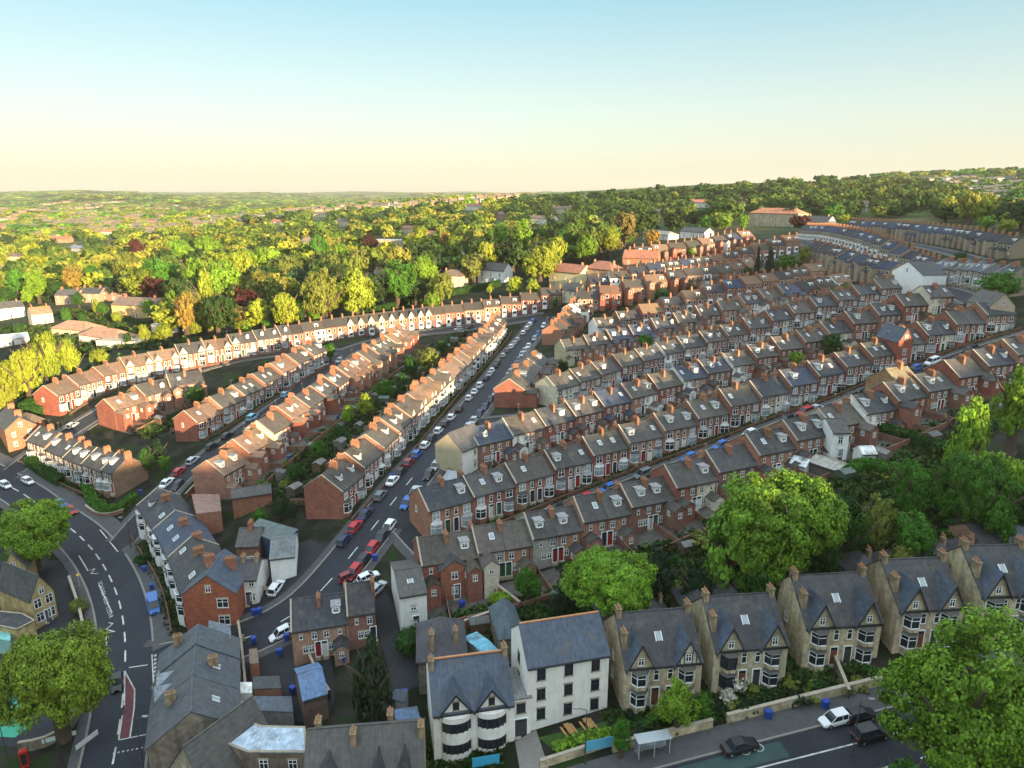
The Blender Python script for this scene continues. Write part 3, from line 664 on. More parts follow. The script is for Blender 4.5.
# colour of particular walls seen in the photo: row -> {index from image left: wall colour}
SPECIAL={'G0':{4:(.30,.30,.27),2:CREAM,20:WHITE},'G1':{},'G2':{14:WHITE,18:WHITE},'G3':{0:CREAM},'G4':{0:(.45,.40,.27),1:(.3,.14,.09)},'L':{},'G5':{0:WHITE},'G6':{12:WHITE},'G8':{}}
def pairstyle(s): random.seed(hash((s['row'],s['i']//2))%99991 if False else (sum(map(ord,s['row']))*131+(s['i']//2)*17)); 
def house(s):
    k=s['row']; i=s['i']; fl=1 if i%2==0 else -1      # mirrored twins share a chimney
    pairstyle(s); brick=random.choice(BRICKS); sl=random.choice([0,1,2,3,0,6] if s['tone']!='b' else [2,3,4,3]);
    if s['tone']=='g' and random.random()<.08: sl=4
    if s['tone']=='warm': sl=random.choice([1,5,6,7,5,0])
    pr=random.random(); HS=random.uniform(.96,1.06)
    random.seed(sum(map(ord,k))*977+i*31)
    sp=SPECIAL.get(k,{}).get(i); wc=jit(sp or brick,.05); wn='red brick'
    if not sp and random.random()<.07 and k[0] in 'GDC': wc=random.choice((WHITE,CREAM,CREAM,(.36,.33,.29))); sp=wc
    if sp: wn='white' if wc[2]>.6 else 'cream' if wc[0]>.4 else 'grey'
    if k=='H1' or k=='H0' or k=='H2':
        if not sp: wc=jit((.28,.23,.17),.15); wn='dark brick'
    if k in('I',): wc=jit((.22,.14,.10),.08)
    rc=jit(SLATES[sl],.22); rn=SN.get(sl,'grey slate')
    vis=s['vis']; yv=1 if vis=='R' else -1                       # which slope the picture shows
    feat='none'
    r=random.random()
    if k=='A': feat='gable' if (118<s['sx']<245 or 345<s['sx']<430) else ('small' if s['sx']>118 and pr<.75 else 'none')
    elif k=='E': feat='gable' if s['sx']>398 and pr<.7 else ('small' if r<.25 else 'sky' if r<.45 else 'none')
    elif k=='I': feat='sky' if r<.5 else 'box'
    else:
        if r<.26: feat='box'
        elif r<.36: feat='small'
        elif r<.72: feat='sky'
    fw={'gable':'pale gable','small':'pitched dormer','box':'box dormer','sky':'one skylight','none':'plain slope'}[feat]
    pos=i+1 if s['sx0']<=s['sx1'] else s['n']-i
    lab=f"{wn} house, {rn} roof, {fw}, {ordn(pos)} in {s['ph']}"
    o=thing('terraced_house',lab,'terraced house',(s['x'],s['y'],s['z']),s['rot'],'houses in the '+s['ph'],(s['len']/PW,1,HS))
    ob('wall',WALL,o,col=wc); ob('roof',ROOF,o,col=rc); ob('gutter',GUT,o,(0,0,0),0 if s['vis']=='F' else math.pi)
    side=1 if vis=='F' else -1
    if i%2==0: ob('coping',COP,o,(-side*PW/2,0,0))
    # chimney on the party wall of the pair, slightly down the visible slope
    cx=side*(PW/2-.02); cy=.9*yv if vis=='R' else .0
    if i%2==0:
        c=ob('chimney',CHM,o,(cx,cy,EV+RR-.25-(.4 if vis=='R' else 0)),0,(1,1,1),jit((.27,.135,.085),.2)); ob('chimney_pots',POT,c)
    elif random.random()<.6:
        c=ob('chimney',CHM,o,(cx,-.9*yv,EV+RR-.5),0,(1,1,1),jit((.28,.15,.10),.2)); ob('chimney_pots',POT,c)
    rz=0 if yv<0 else math.pi
    if feat in('box','small'):
        b_,r_,w_,y_,z_=DORM[0 if feat=='box' else 1]; dx=random.choice((-.7,.5))*fl
        d_=ob('dormer',b_,o,(dx,0,0),rz,col=(.70,.71,.68)); ob('dormer_roof',r_,d_,col=(.3,.3,.3) if feat=='box' else rc); ob('dormer_window',wm(.9 if w_>1.3 else .7,.85,1,'white_frame'),d_,(0,y_-.01,z_+.2))
    elif feat=='sky':
        ob('skylight',SKY,o,(random.choice((-1.,-.6,.8)),0,random.uniform(0,.0)),rz)
    if random.random()<.3: ob('satellite_dish',DISH,o,(random.uniform(-1,1)*1.8,yv*(D2),4.9),0 if yv<0 else math.pi)
    if random.random()<.3: ob('aerial',AER,o,(side*(PW/2-.1),0,EV+RR+1.6),random.uniform(0,3))
    if feat=='gable':
        g=ob('gable',FG,o,(-.85*fl,0,0),0,col=(.66,.60,.46)); ob('gable_roof',FGR,g,col=rc); ob('gable_window',wm(.7,.95,1),g,(0,-D2-.07,EV+.2))
    if vis=='F':
        bx=-.85*fl; 
        bm_=random.choice(BAYS); 
        if k=='J': bm_=BAYWOOD
        b=ob('bay_window',bm_,o,(bx,-D2,0),0,col=wc if bm_!=BAYWOOD else WHITE); ob('bay_roof',BROOF,b,col=random.choice([(.06,.06,.07),(.3,.3,.32),(.5,.5,.5),rc]))
        if k in('J',) or (k in('A','E') and feat=='gable' and pr<.3): 
            b2=ob('bay_window',BAYUP,o,(bx,-D2,2.75),0,(1,1,.8),WHITE)
        else: win(o,bx,-D2,3.3,1.55,1.6,mull=1,glass=random.choice(('glass','glass_pale')))
        win(o,1.5*fl,-D2,3.4,.75,1.3,mull=0)
        ob('door',DOOR,o,(1.5*fl,-D2,.15),0,col=random.choice(DOORC))
    else:
        wg='tall' if k in('B','D','G4','F1') and random.random()<.85 else ('low' if random.random()<.75 else None)
        if k=='G0' and i in(1,2,9,19,22,25,27): wg='tall'
        if k=='L': wg='low' if i==1 else None
        wx=1.0*fl
        if wg:
            a,c=WING[wg]; w=ob('rear_wing',a,o,(wx,0,0),col=wc); ob('wing_roof',c,w,col=jit(rc,.15)); L_=3.6 if wg=='tall' else 2.6
            ob('wing_window',wm(.8,.95,1),w,(0,D2+L_,3.1 if wg=='tall' else 1.0),math.pi)
            ob('wing_window',wm(.8,.95,1),w,(-1.25*fl,D2+L_/2,3.1 if wg=='tall' else 1.0),math.pi/2*(3 if fl>0 else 1))
        win(o,-1.4*fl,D2,3.35,.95,1.2,2); win(o,.9*fl,D2,3.6,.6,.9,2,mull=0) if wg!='tall' else None
        if wg!='tall': win(o,.3*fl,D2,1.,.9,1.2,2) if not wg else None
        ob('door',DOOR,o,(-1.9*fl,D2,.15),math.pi,col=random.choice(DOORC))
        win(o,-.75*fl,D2,1.0,.85,1.2,2)
    if i in(0,s['n']-1):       # exposed gable end: one window
        if random.random()<.5: win(o,(-PW/2 if i==0 else PW/2),1.,3.4,.7,1.1,3 if i==0 else 1,mull=0)
    return o
ends={}
for s in SLOTS:
    e=ends.setdefault(s['row'],{}); e[s['i']]=s['sx']
for s in SLOTS: s['sx0']=ends[s['row']][0]; s['sx1']=ends[s['row']][s['n']-1]
for s in MAINH: house(s)
random.seed(11)
def farhouse(b,x,y,z,rot,w=PW,d=4.2,ev=EV,rr=RR,wc=None,rc=None,det=1,vis='F',ch=True,gab=False):
    c,s_=math.cos(rot),math.sin(rot); n0=len(b.v)
    b.gable(-w/2,w/2,-d,d,-3,ev,ev+rr,c=wc); b.slab(-w/2,w/2,-d-.25,d+.25,ev-.1,ev+rr+.05,.12,c=rc)
    if ch: b.box(w/2-.3,w/2+.3,-.6,.6,ev+rr-.6,ev+rr+1.4,c=(.30,.14,.08)); 
    if ch: b.box(w/2-.15,w/2+.15,-.5,.5,ev+rr+1.4,ev+rr+1.75,c=(.4,.2,.1))
    if det:
        f=-1 if vis=='F' else 1; Y=f*d
        def wq(x0,x1,z0,z1,o=.03,cc=(.02,.025,.03)): b.box(x0,x1,min(Y,Y+f*o),max(Y,Y+f*o),z0,z1,c=cc)
        wq(-1.5,-.1,3.2,4.8,.05,(.7,.7,.68)); wq(-1.35,-.25,3.35,4.65,.09); wq(1.,1.9,3.2,4.7,.05,(.6,.58,.5)); wq(1.12,1.78,3.3,4.6,.09)
        if vis=='F': b.box(-1.9,.2,min(Y,Y+f*.8),max(Y,Y+f*.8),-1,2.8,c=(.82,.82,.8)); b.box(-1.7,0,min(Y,Y+f*.85),max(Y,Y+f*.85),.9,2.2,c=(.05,.06,.07)); wq(1,1.9,-1,2.2,.05,(.1,.1,.12))
        else:
            wh=2.6+random.choice((0,2.,2.6)); b.gable(.1,2.3,Y,Y+3.4,-2,wh,wh+.9,axis='y',c=wc); b.slab(0,2.4,Y,Y+3.5,wh-.05,wh+.95,.1,axis='y',c=rc); b.box(.8,1.7,Y+3.4,Y+3.46,wh-1.6,wh-.3,c=(.66,.66,.62)); b.box(.92,1.58,Y+3.46,Y+3.5,wh-1.5,wh-.4,c=(.03,.035,.04))
            wq(-1.6,-.3,.8,2.1,.06,(.5,.5,.48))
        if gab: b.gable(-1.9,.9,-d-.08,-.8,ev-.5,ev+.1,ev+2.3,axis='y',c=(.66,.60,.46)); b.slab(-2.1,1.1,-d-.2,-.9,ev-.05,ev+2.4,.1,axis='y',c=rc)
        elif random.random()<.4:
            x0=random.uniform(-1.8,.2); b.box(x0,x0+1.6,min(f*2.9,f*.8),max(f*2.9,f*.8),ev+.6,ev+2.2,c=(.7,.7,.68)); b.box(x0+.3,x0+1.3,min(f*2.95,f*2.8),max(f*2.95,f*2.8),ev+1.1,ev+1.9,c=(.05,.06,.07))
    for q in range(n0,len(b.v)): X,Y_,Z=b.v[q]; b.v[q]=(x+X*c-Y_*s_,y+X*s_+Y_*c,z+Z)
FB=MB()
for s in REST:
    random.seed(sum(map(ord,s['row']))*131+(s['i']//2)*17); wc=random.choice(BRICKS) if s['row'][0]!='H' else jit((.28,.22,.16),.2); rc=random.choice(SLATES if s['tone']=='g' else SLATES[2:5] if s['tone']=='b' else SLATES[:3])
    sp=SPECIAL.get(s['row'],{}).get(s['i']); random.seed(int(s['x']*7+s['y']*13)); wc=jit(sp or wc,.1) if random.random()>.04 else WHITE
    GA=s['row']=='A' and 345<s['sx']<430
    farhouse(FB,s['x'],s['y'],s['z'],s['rot'],s['len'],wc=wc,rc=jit(rc,.1),vis=s['vis'],gab=GA)
tag(ob('distant_terraces',FB.mesh('distant_terraces',['far_col'])),kind='stuff'); print('SLOTS',len(SLOTS),len(inview))
# low walls in front of and behind the rows
def longwall(X,o,name,label,cat,h=1.0,t=.22,col=(.15,.08,.06),group=None,m='brick',gaps=None):
    b=strip(X,o-t/2,o+t/2,h,1,gaps,h+.6); me=b.mesh(name,[m,m]); return thing(name,label,cat,(0,0,0),0,group,me=me,col=col)
for k in ('A','C','E','G1','G3','I','J'):
    X=ROWX[k]; longwall(X,D2+2.4,'garden_wall','low brick front garden wall of the '+ROWINFO[k][1],'wall',.8,group='front garden walls')
for k in ('B','D','G0','G2','G4','F1'):
    X=ROWX[k]; longwall(X,D2+7.8,'yard_wall','brick rear yard wall behind the '+ROWINFO[k][1],'wall',1.5,group='rear yard walls',col=(.19,.10,.075))
for k in ('B','D','G0','G2','G4','E','C','G1','G3'):
    X=ROWX[k]; Nn,T=normals(X); b=MB(); Nn=Nn*(1 if ROWINFO[k][0]=='R' else -1)
    for i in range(1,len(X)-1,2):
        p=X[i]+Nn[i]*(D2+.1); q=X[i]+Nn[i]*(D2+7.7); z0,z1=hs(*p),hs(*q); e=T[i]*.1
        b.add([(p[0]-e[0],p[1]-e[1],z0-1),(p[0]+e[0],p[1]+e[1],z0-1),(q[0]+e[0],q[1]+e[1],z1-1),(q[0]-e[0],q[1]-e[1],z1-1),(p[0]-e[0],p[1]-e[1],z0+1.5),(p[0]+e[0],p[1]+e[1],z0+1.5),(q[0]+e[0],q[1]+e[1],z1+1.5),(q[0]-e[0],q[1]-e[1],z1+1.5)],[(4,5,6,7),(0,1,5,4),(1,2,6,5),(2,3,7,6),(3,0,4,7)])
    thing('dividing_wall','brick walls dividing the rear yards of the '+ROWINFO[k][1],'wall',(0,0,0),0,'yard dividing walls',me=b.mesh('dividing_wall',['brick']),col=(.18,.10,.075))

# sheds in the back gardens
random.seed(5); ns={}
def shedmesh():
    out=[]
    for w,d,h in ((2.4,1.8,1.9),(3.,2.2,2.1)):
        a=MB().gable(-w/2,w/2,-d/2,d/2,-.6,h,h+.5).mesh('shed_wall',['wood']); r=MB(); r.slab(-w/2-.15,w/2+.15,-d/2-.15,d/2+.15,h-.06,h+.5,.06); b=MB(); b.box(-.4,.4,-d/2-.05,-d/2,0,1.75); out.append((a,r.mesh('roof',['roof_slate']),b.mesh('door',['wood'])))
    return out
SHM=shedmesh()
for k,ph in (('D','side-street'),('E','long-street'),('G0','nearest'),('G2','third'),('B','short')):
    X=ROWX[k]; Nn,T=normals(X); sg=1 if ROWINFO[k][0]=='R' else -1; m=0; st=3 if k!='B' else 4
    for i in range(2,len(X)-2,st):
        m+=1; p=X[i]+Nn[i]*sg*(D2+random.uniform(8.6,10.5)); c=random.choice(((.13,.085,.05),(.09,.07,.055),(.16,.15,.13),(.07,.10,.07))); a,r_,d_=random.choice(SHM)
        o=thing('garden_shed',f"small garden shed, {ordn(m)} from left behind the {ROWINFO[k][1]}",'shed',(p[0],p[1],hs(*p)),math.atan2(T[i][1],T[i][0])+random.choice((0,1.57,3.14)),'sheds behind the '+ROWINFO[k][1]); ob('shed_wall',a,o,col=c); ob('roof',r_,o,col=random.choice(((.09,.09,.09),(.16,.15,.14),(.10,.13,.11)))); ob('door',d_,o,col=c)

random.seed(19)
def lateb():
    for k in ('G0','D','G2'):
        X=ROWX[k]; Nn,T=normals(X); m=0
        for i in range(1,len(X)-1,3):
            m+=1; p=X[i]+Nn[i]*(D2+random.uniform(4.5,7.2)); o=thing('wheelie_bin',f"wheelie bin, {ordn(m)} from left, yards behind {ROWINFO[k][1]}",'wheelie bin',(p[0],p[1],hs(*p)+.06),random.uniform(0,6),'bins behind '+ROWINFO[k][1]); c=random.choice(((.02,.06,.30),(.02,.02,.02),(.03,.09,.04))); ob('bin_body',BB,o,col=c); ob('lid',BL,o,col=c); ob('wheels',BWH,o)
# ------------------------------------------------------------------ trees
def crown(seed,ncl,nl,ls,shape='round',cl=.26,squash=.9):
    """leaf clumps through the crown's volume; unit radius, crown centre at the origin"""
    r=np.random.RandomState(seed); P=[]
    lobes=[(np.clip(r.normal(size=3)*(.27,.27,.2),-.5,.5),r.uniform(.5,.72)) for _ in range(8)]
    while len(P)<ncl:
        if shape=='round':
            c,rad=lobes[r.randint(7)]; d=r.normal(size=3); d/=np.linalg.norm(d); p=c+d*rad*r.uniform(.72,1.); p[2]*=squash
            if p[2]<-.62 or np.linalg.norm(p)>1.12: continue
        elif shape=='cone':
            t=r.uniform(0,1)**.8; a=r.uniform(0,6.283); rr=(1-t)*.95*r.uniform(.75,1.)+.05; p=np.array((rr*math.cos(a),rr*math.sin(a),-1+2.1*t))
        else:
            t=r.uniform(-1,1); a=r.uniform(0,6.283); rr=math.sqrt(max(0,1-t*t))**.6*r.uniform(.7,1.)*.95; p=np.array((rr*math.cos(a),rr*math.sin(a),t))
        P.append(p)
    P=np.array(P); V=[];Fs=[]
    cr=r.uniform(.6,1.25,len(P))*cl
    C_=np.repeat(P,nl,axis=0); n=len(C_); D=r.normal(size=(n,3)); D/=np.linalg.norm(D,axis=1)[:,None]
    Q=C_+D*(np.repeat(cr,nl)*r.uniform(.45,1,n)**.6)[:,None]*(1,1,.75)
    Nn=D+.6*C_/np.maximum(np.linalg.norm(C_,axis=1),.1)[:,None]+r.normal(size=(n,3))*.45+(0,0,.35); Nn/=np.linalg.norm(Nn,axis=1)[:,None]
    A=np.cross(Nn,r.normal(size=(n,3))); A/=np.linalg.norm(A,axis=1)[:,None]; B=np.cross(Nn,A); s=ls*r.uniform(.6,1.3,n)[:,None]
    V=np.stack([Q-A*s-B*s*.7,Q+A*s-B*s*.5,Q+A*s*.8+B*s,Q-A*s*.7+B*s*.8],1).reshape(-1,3)
    return V,np.arange(n*4).reshape(n,4)
def crownmesh(*a,m='leaf',**k):
    V,Fq=crown(*a,**k); return npmesh('crown',V,Fq,[m])
def trunkmesh(seed,limbs=6,r0=.06,h=1.):
    r=random.Random(seed); b=MB(); b.tube((0,0,-.3),(0,0,.25*h),r0*1.3,r0,8); b.tube((0,0,.25*h),(.03,.02,.75*h),r0,r0*.5,7)
    for k in range(limbs):
        a=6.283*k/limbs+r.uniform(-.3,.3); z=r.uniform(.2,.5)*h; L=r.uniform(.25,.42); m=(math.cos(a)*L*.5,math.sin(a)*L*.5,z+.18*h)
        b.tube((0,0,z),m,r0*.5,r0*.34,5); b.tube(m,(math.cos(a)*L,math.sin(a)*L,z+.36*h),r0*.34,r0*.1,5)
    return b.mesh('trunk',['bark'])
CR={'near':[crownmesh(3,640,120,.018,cl=.15),crownmesh(5,640,120,.018,cl=.15)],
 'mid':[crownmesh(10+i,190,40,.038,cl=.19,m='leaf_mid') for i in range(5)],
 'far':[crownmesh(20+i,110,24,.062,cl=.22,m='leaf_mid') for i in range(5)],
 'cone':[crownmesh(31,150,26,.06,'cone',.17),crownmesh(32,150,26,.06,'cone',.17)],
 'tall':[crownmesh(41,110,26,.065,'tall',.2,m='leaf_mid'),crownmesh(42,110,26,.065,'tall',.2,m='leaf_mid')],
 'shrub':[crownmesh(51+i,36,26,.085,cl=.3) for i in range(3)]}
TRK=[trunkmesh(i) for i in range(3)]
LIME=(.17,.30,.025); GREEN=(.06,.17,.018); DEEP=(.03,.09,.015); YEL=(.25,.30,.03); OLIVE=(.17,.20,.035); DARK=(.015,.04,.014); RUST=(.28,.19,.04); COPPER=(.07,.018,.016); TEAL=(.05,.12,.05)
TN={LIME:'lime green',GREEN:'mid green',DEEP:'deep green',YEL:'yellow-green',OLIVE:'olive green',DARK:'dark green',RUST:'bronze-leaved',COPPER:'copper red',TEAL:'blue-green'}
TREES=[]; NT=[0]
def tree(x,y,wr,hgt,lod,col,label=None,cat='tree',name=None,group=None,crown_only=False,low=.12):
    """wr crown radius m, hgt total height m"""
    NT[0]+=1; r=random.Random(NT[0]*7); z=hs(x,y)
    nm=name or {'cone':'conifer_tree','tall':'tall_tree','shrub':'garden_shrub'}.get(lod,'broadleaf_tree')
    o=thing(nm,label,cat,(x,y,z),r.uniform(0,6.28),group); ch=hgt*(1-low)/2
    cz=hgt-ch
    c=ob('crown',r.choice(CR[lod]),o,(0,0,cz),0,(wr,wr,ch/(.93 if lod in('near','mid','far','shrub') else 1.02)),jit(col,.12))
    if not crown_only: ob('trunk',TRK[NT[0]%3],o,(0,0,0),0,(hgt*.8,hgt*.8,hgt))
    TREES.append((o,x,y,wr)); return o
def ptree(cx,ytop,ybase,w,lod,col,label,group=None,**k):
    q=unp(cx,ybase); x,y=q[0],q[1]; zd=zdist(x,y,q[2]); wr=w*zd/F/2*.86
    # height from the pixel rows
    t=(ytop-384)/F; d=math.hypot(x,y)  # solve for z so that the top projects to ytop
    # v=(-(y*SP+z*CP))/(y*CP-z*SP)=t  -> z=-(y*(SP+t*CP))/(CP-t*SP)
    zz=-(y*(SP+t*CP))/(CP-t*SP)+H; h=max(1.2,min(30,zz-q[2]))
    return tree(x,y,wr,h,lod,col,label,group=group,**k)
G='trees near the camera'
ptree(38,497,572,78,'near',LIME,'big round lime green tree on the inner bend of the curving road',G)
ptree(65,620,740,106,'near',(.20,.30,.03),'large yellowish green tree over the school playground',G)
ptree(950,626,800,168,'near',LIME,'huge lime green tree covering the wide road, bottom right',G)
ptree(893,752,835,56,'mid',GREEN,'mid green tree at the bottom edge under the huge one',G)
ptree(778,460,600,130,'near',LIME,'largest lime green tree behind the nearest brick row',G)
ptree(726,510,605,60,'tall',(.14,.27,.03),'pointed bright green tree in front of the largest lime one',G,low=.1)
ptree(838,486,572,50,'mid',DEEP,'deep green tree right of the largest lime tree',G)
ptree(606,544,640,92,'near',LIME,'bright green spreading tree behind the white three-storey house',G,low=.3)
ptree(676,678,735,46,'mid',LIME,'small lime tree before the first stone pair',G)
ptree(701,690,722,26,'mid',GREEN,'rounded green shrub tree beside the small lime tree',G)
ptree(620,715,758,26,'mid',GREEN,'narrow green shrub tree beside the blue banner',G)
ptree(376,640,724,44,'cone',(.03,.055,.02),'dark feathery conifer beside the brick trio',G)
ptree(362,660,718,26,'cone',(.035,.065,.022),'smaller dark conifer left of the feathery one',G)
for n,(cx,yt,yb,w,l,c,lb) in enumerate([(962,396,492,50,'mid',LIME,'topmost of the trees behind the far gardens'),(1008,356,455,46,'mid',LIME,'tall tree at right edge beside terrace end'),(908,448,530,46,'mid',GREEN,'leftmost tree of the orchard group'),
  (958,440,540,62,'near',GREEN,'biggest tree in the orchard group'),(992,440,520,56,'mid',LIME,'right tree of the orchard group'),(1015,480,540,44,'mid',DEEP,'dark tree at right edge below the orchard group'),(985,470,552,50,'mid',GREEN,'lower tree of the orchard group'),
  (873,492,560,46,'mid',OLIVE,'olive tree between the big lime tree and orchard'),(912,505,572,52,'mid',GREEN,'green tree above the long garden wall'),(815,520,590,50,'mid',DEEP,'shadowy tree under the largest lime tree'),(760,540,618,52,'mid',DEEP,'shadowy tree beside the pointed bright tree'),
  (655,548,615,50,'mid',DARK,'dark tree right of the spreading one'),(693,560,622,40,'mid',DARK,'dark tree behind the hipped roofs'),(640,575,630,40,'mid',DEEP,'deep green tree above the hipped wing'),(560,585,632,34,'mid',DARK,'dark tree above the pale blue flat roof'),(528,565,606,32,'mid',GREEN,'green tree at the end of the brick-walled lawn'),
  (898,540,590,36,'mid',OLIVE,'olive tree behind the third stone pair'),(935,548,596,38,'mid',DEEP,'dark tree behind the fourth stone pair'),(978,305,360,30,'mid',GREEN,'tree behind the long terrace, right edge')][:-1]):
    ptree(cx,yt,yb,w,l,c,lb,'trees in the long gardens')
ptree(998,268,305,48,'mid',GREEN,'round green tree standing alone before the far right rows','trees between the rows')
for n,(cx,yt,yb,w,l,c) in enumerate([(616,334,352,14,'mid',GREEN),(643,334,350,19,'mid',GREEN),(597,372,388,12,'mid',DARK),(561,358,385,16,'mid',DARK),(795,349,368,19,'mid',LIME),(830,330,357,26,'mid',DEEP),(674,386,402,14,'mid',DEEP),(663,287,303,18,'far',DEEP),(691,283,297,13,'far',DARK),
   (786,251,275,26,'far',GREEN),(803,242,268,16,'far',OLIVE),(830,283,299,18,'far',OLIVE),(845,281,296,16,'far',OLIVE),(746,264,280,12,'far',DEEP),(693,246,260,12,'far',LIME),(664,292,304,10,'far',DEEP),(905,240,256,14,'far',DEEP),(960,250,266,16,'far',DEEP),(868,322,336,16,'mid',DEEP),(915,302,320,14,'mid',DEEP),(555,295,312,10,'far',DEEP),(600,312,330,14,'far',DEEP)]):
    ptree(cx,yt,yb,w,l,c,None,'trees between the rows')
ptree(756,248,282,9,'cone',DARK,'left of two black-green cypresses between the rows','cypresses between the rows'); ptree(768,246,283,14,'cone',DARK,'right, wider cypress of the pair between rows','cypresses between the rows')
for n,(cx,yt,yb,w,l,c) in enumerate([(428,342,378,28,'mid',OLIVE),(412,352,382,20,'mid',DEEP),(348,402,428,18,'mid',LIME),(366,390,420,20,'mid',YEL),(385,378,402,22,'mid',GREEN),(319,438,462,20,'mid',GREEN),(297,462,482,22,'mid',DEEP),(331,343,362,15,'mid',GREEN),(195,386,408,26,'mid',DEEP),(403,372,398,20,'mid',DEEP),(339,424,444,16,'mid',DEEP),(443,336,356,14,'mid',DEEP),(262,505,530,18,'mid',GREEN),(280,496,520,26,'mid',DARK),(293,502,522,18,'mid',DARK),(130,390,402,12,'mid',GREEN),(160,438,470,18,'mid',DARK),(148,445,478,20,'mid',DEEP),(165,455,475,16,'mid',GREEN)]):
    ptree(cx,yt,yb,w,l,c,None,'trees in the left backyards')
# bright belt at the left and individual trees of the wood
BELT=[(12,352,408,32,'mid',YEL),(32,338,406,30,'mid',YEL),(52,324,396,36,'mid',YEL),(75,332,386,26,'mid',YEL),(8,372,420,26,'mid',YEL),(102,346,372,22,'mid',YEL),(-8,350,410,30,'mid',LIME),(122,352,368,12,'mid',LIME),(34,395,412,30,'mid',DEEP),(60,385,400,30,'mid',DEEP),(85,370,390,24,'mid',DEEP),(146,322,345,14,'mid',YEL),(165,322,343,22,'mid',YEL),(118,310,325,12,'mid',YEL),(98,296,318,10,'mid',YEL),(80,290,310,14,'mid',DEEP)]
for t in BELT: ptree(*t[:6],None,'bright trees at the left')
WOOD=[(210,262,335,17,'tall',YEL),(188,284,340,24,'mid',RUST),(175,290,330,20,'mid',LIME),(222,248,310,46,'mid',LIME),(200,240,305,34,'mid',LIME),(235,300,332,26,'mid',OLIVE),(260,292,333,30,'mid',YEL),(288,285,335,34,'mid',YEL),(325,262,330,44,'mid',OLIVE),(357,262,325,46,'mid',YEL),(398,258,308,40,'mid',GREEN),(426,250,300,32,'mid',LIME),(441,268,310,36,'mid',OLIVE),(432,290,316,22,'mid',LIME),
 (370,232,262,28,'mid',COPPER),(297,262,300,28,'mid',TEAL),(130,248,290,30,'mid',OLIVE),(162,250,300,44,'mid',GREEN),(185,228,268,34,'mid',LIME),(210,222,262,30,'mid',LIME),(245,232,290,40,'mid',YEL),(270,228,285,36,'mid',LIME),(140,232,265,20,'mid',COPPER),(40,268,304,30,'mid',LIME),(20,262,300,26,'mid',GREEN),(75,262,295,28,'mid',RUST),(95,262,292,26,'mid',GREEN),(60,280,300,24,'mid',DEEP),(8,285,305,20,'mid',DEEP),
 (345,238,280,24,'mid',LIME),(320,230,270,26,'mid',GREEN),(420,222,262,26,'mid',YEL),(445,228,262,20,'mid',RUST),(470,226,262,22,'mid',OLIVE),(452,262,280,12,'mid',RUST),(472,246,275,14,'mid',YEL),(500,222,262,28,'mid',LIME),(522,218,262,30,'mid',LIME),(540,240,290,40,'mid',YEL),(515,272,298,20,'mid',YEL),(533,276,300,18,'mid',YEL),(490,282,296,12,'mid',YEL),(562,226,262,24,'mid',GREEN),(585,232,265,28,'mid',LIME),(610,226,258,28,'mid',YEL),(588,224,250,20,'mid',DEEP),
 (652,226,248,18,'far',RUST),(725,210,232,18,'far',LIME),(742,212,232,14,'far',LIME),(705,212,232,18,'far',GREEN),(800,212,232,24,'far',COPPER),(788,204,226,20,'far',DARK),(830,202,222,22,'far',GREEN),(843,213,226,14,'far',YEL),(905,194,212,18,'far',COPPER),(945,192,222,20,'far',YEL),(970,202,224,34,'far',YEL),(985,214,232,20,'far',LIME),(1006,216,234,20,'far',YEL),(120,272,300,24,'mid',DARK),(300,300,332,20,'mid',DEEP),(275,262,300,26,'mid',DEEP),(245,318,336,20,'mid',YEL),(316,300,330,16,'mid',LIME),(205,312,334,24,'mid',YEL),(160,328,342,24,'mid',YEL)]
for t in WOOD: ptree(*t[:6],None,'trees of the wooded slope')
random.seed(8)
for t in ((45,304,322,13,'mid',YEL),(68,306,326,12,'mid',GREEN),(84,312,330,12,'mid',DEEP),(104,300,318,13,'mid',GREEN),(128,330,346,10,'mid',DEEP),(20,322,338,10,'mid',DEEP),(48,330,345,10,'mid',OLIVE),(2,296,315,16,'mid',GREEN),(30,288,306,16,'mid',LIME),(150,296,318,14,'mid',LIME),(110,280,297,18,'mid',GREEN),(172,318,336,12,'mid',LIME),(196,318,338,14,'mid',YEL),(248,322,337,14,'mid',LIME),(268,318,334,14,'mid',GREEN)): ptree(*t,None,'small trees round the left villas')
# shrubs in the gardens and yards
def shrubs(key,o0,o1,n,phr,cols=(DEEP,GREEN,DARK,OLIVE)):
    X=ROWX[key]; Nn,T=normals(X)
    for j in range(n):
        t=random.uniform(0,len(X)-1.01); i=int(t); p=X[i]+Nn[i]*random.uniform(o0,o1); r=random.uniform(.8,1.7)
        o=tree(p[0],p[1],r,random.uniform(1.3,2.8),'shrub',random.choice(cols),None,'shrub',None,'shrubs behind '+phr,True,low=.0)
random.seed(21)
for k,n in (('D',26),('B',6),('G0',12),('G2',12),('G4',8),('E',8),('A',8)):
    shrubs(k,D2+5,D2+14,n,ROWINFO[k][1]) if ROWINFO[k][0]=='R' else shrubs(k,-D2-12,-D2-6,n,ROWINFO[k][1])
random.seed(33)
for j in range(60):   # undergrowth of the long gardens
    cx=random.uniform(560,1015); base=628-(cx-560)*.16 if cx<880 else 575; cy=base-random.uniform(0,66 if cx>700 else 30)
    q=unp(cx,cy); tree(q[0],q[1],random.uniform(1.2,2.6),random.uniform(1.6,4),'shrub',random.choice((DEEP,DARK,GREEN,OLIVE,DARK)),None,'shrub',None,'shrubs of the long gardens',True,low=.0)
for j in range(34):   # front gardens of the stone pairs
    cx=random.uniform(612,870); cy=738-(cx-612)*.20+random.uniform(-16,4); q=unp(cx,cy); tree(q[0],q[1],random.uniform(.7,1.5),random.uniform(.9,2.2),'shrub',random.choice((DEEP,DARK,GREEN,OLIVE)),None,'shrub',None,'shrubs before the stone pairs',True,low=.0)
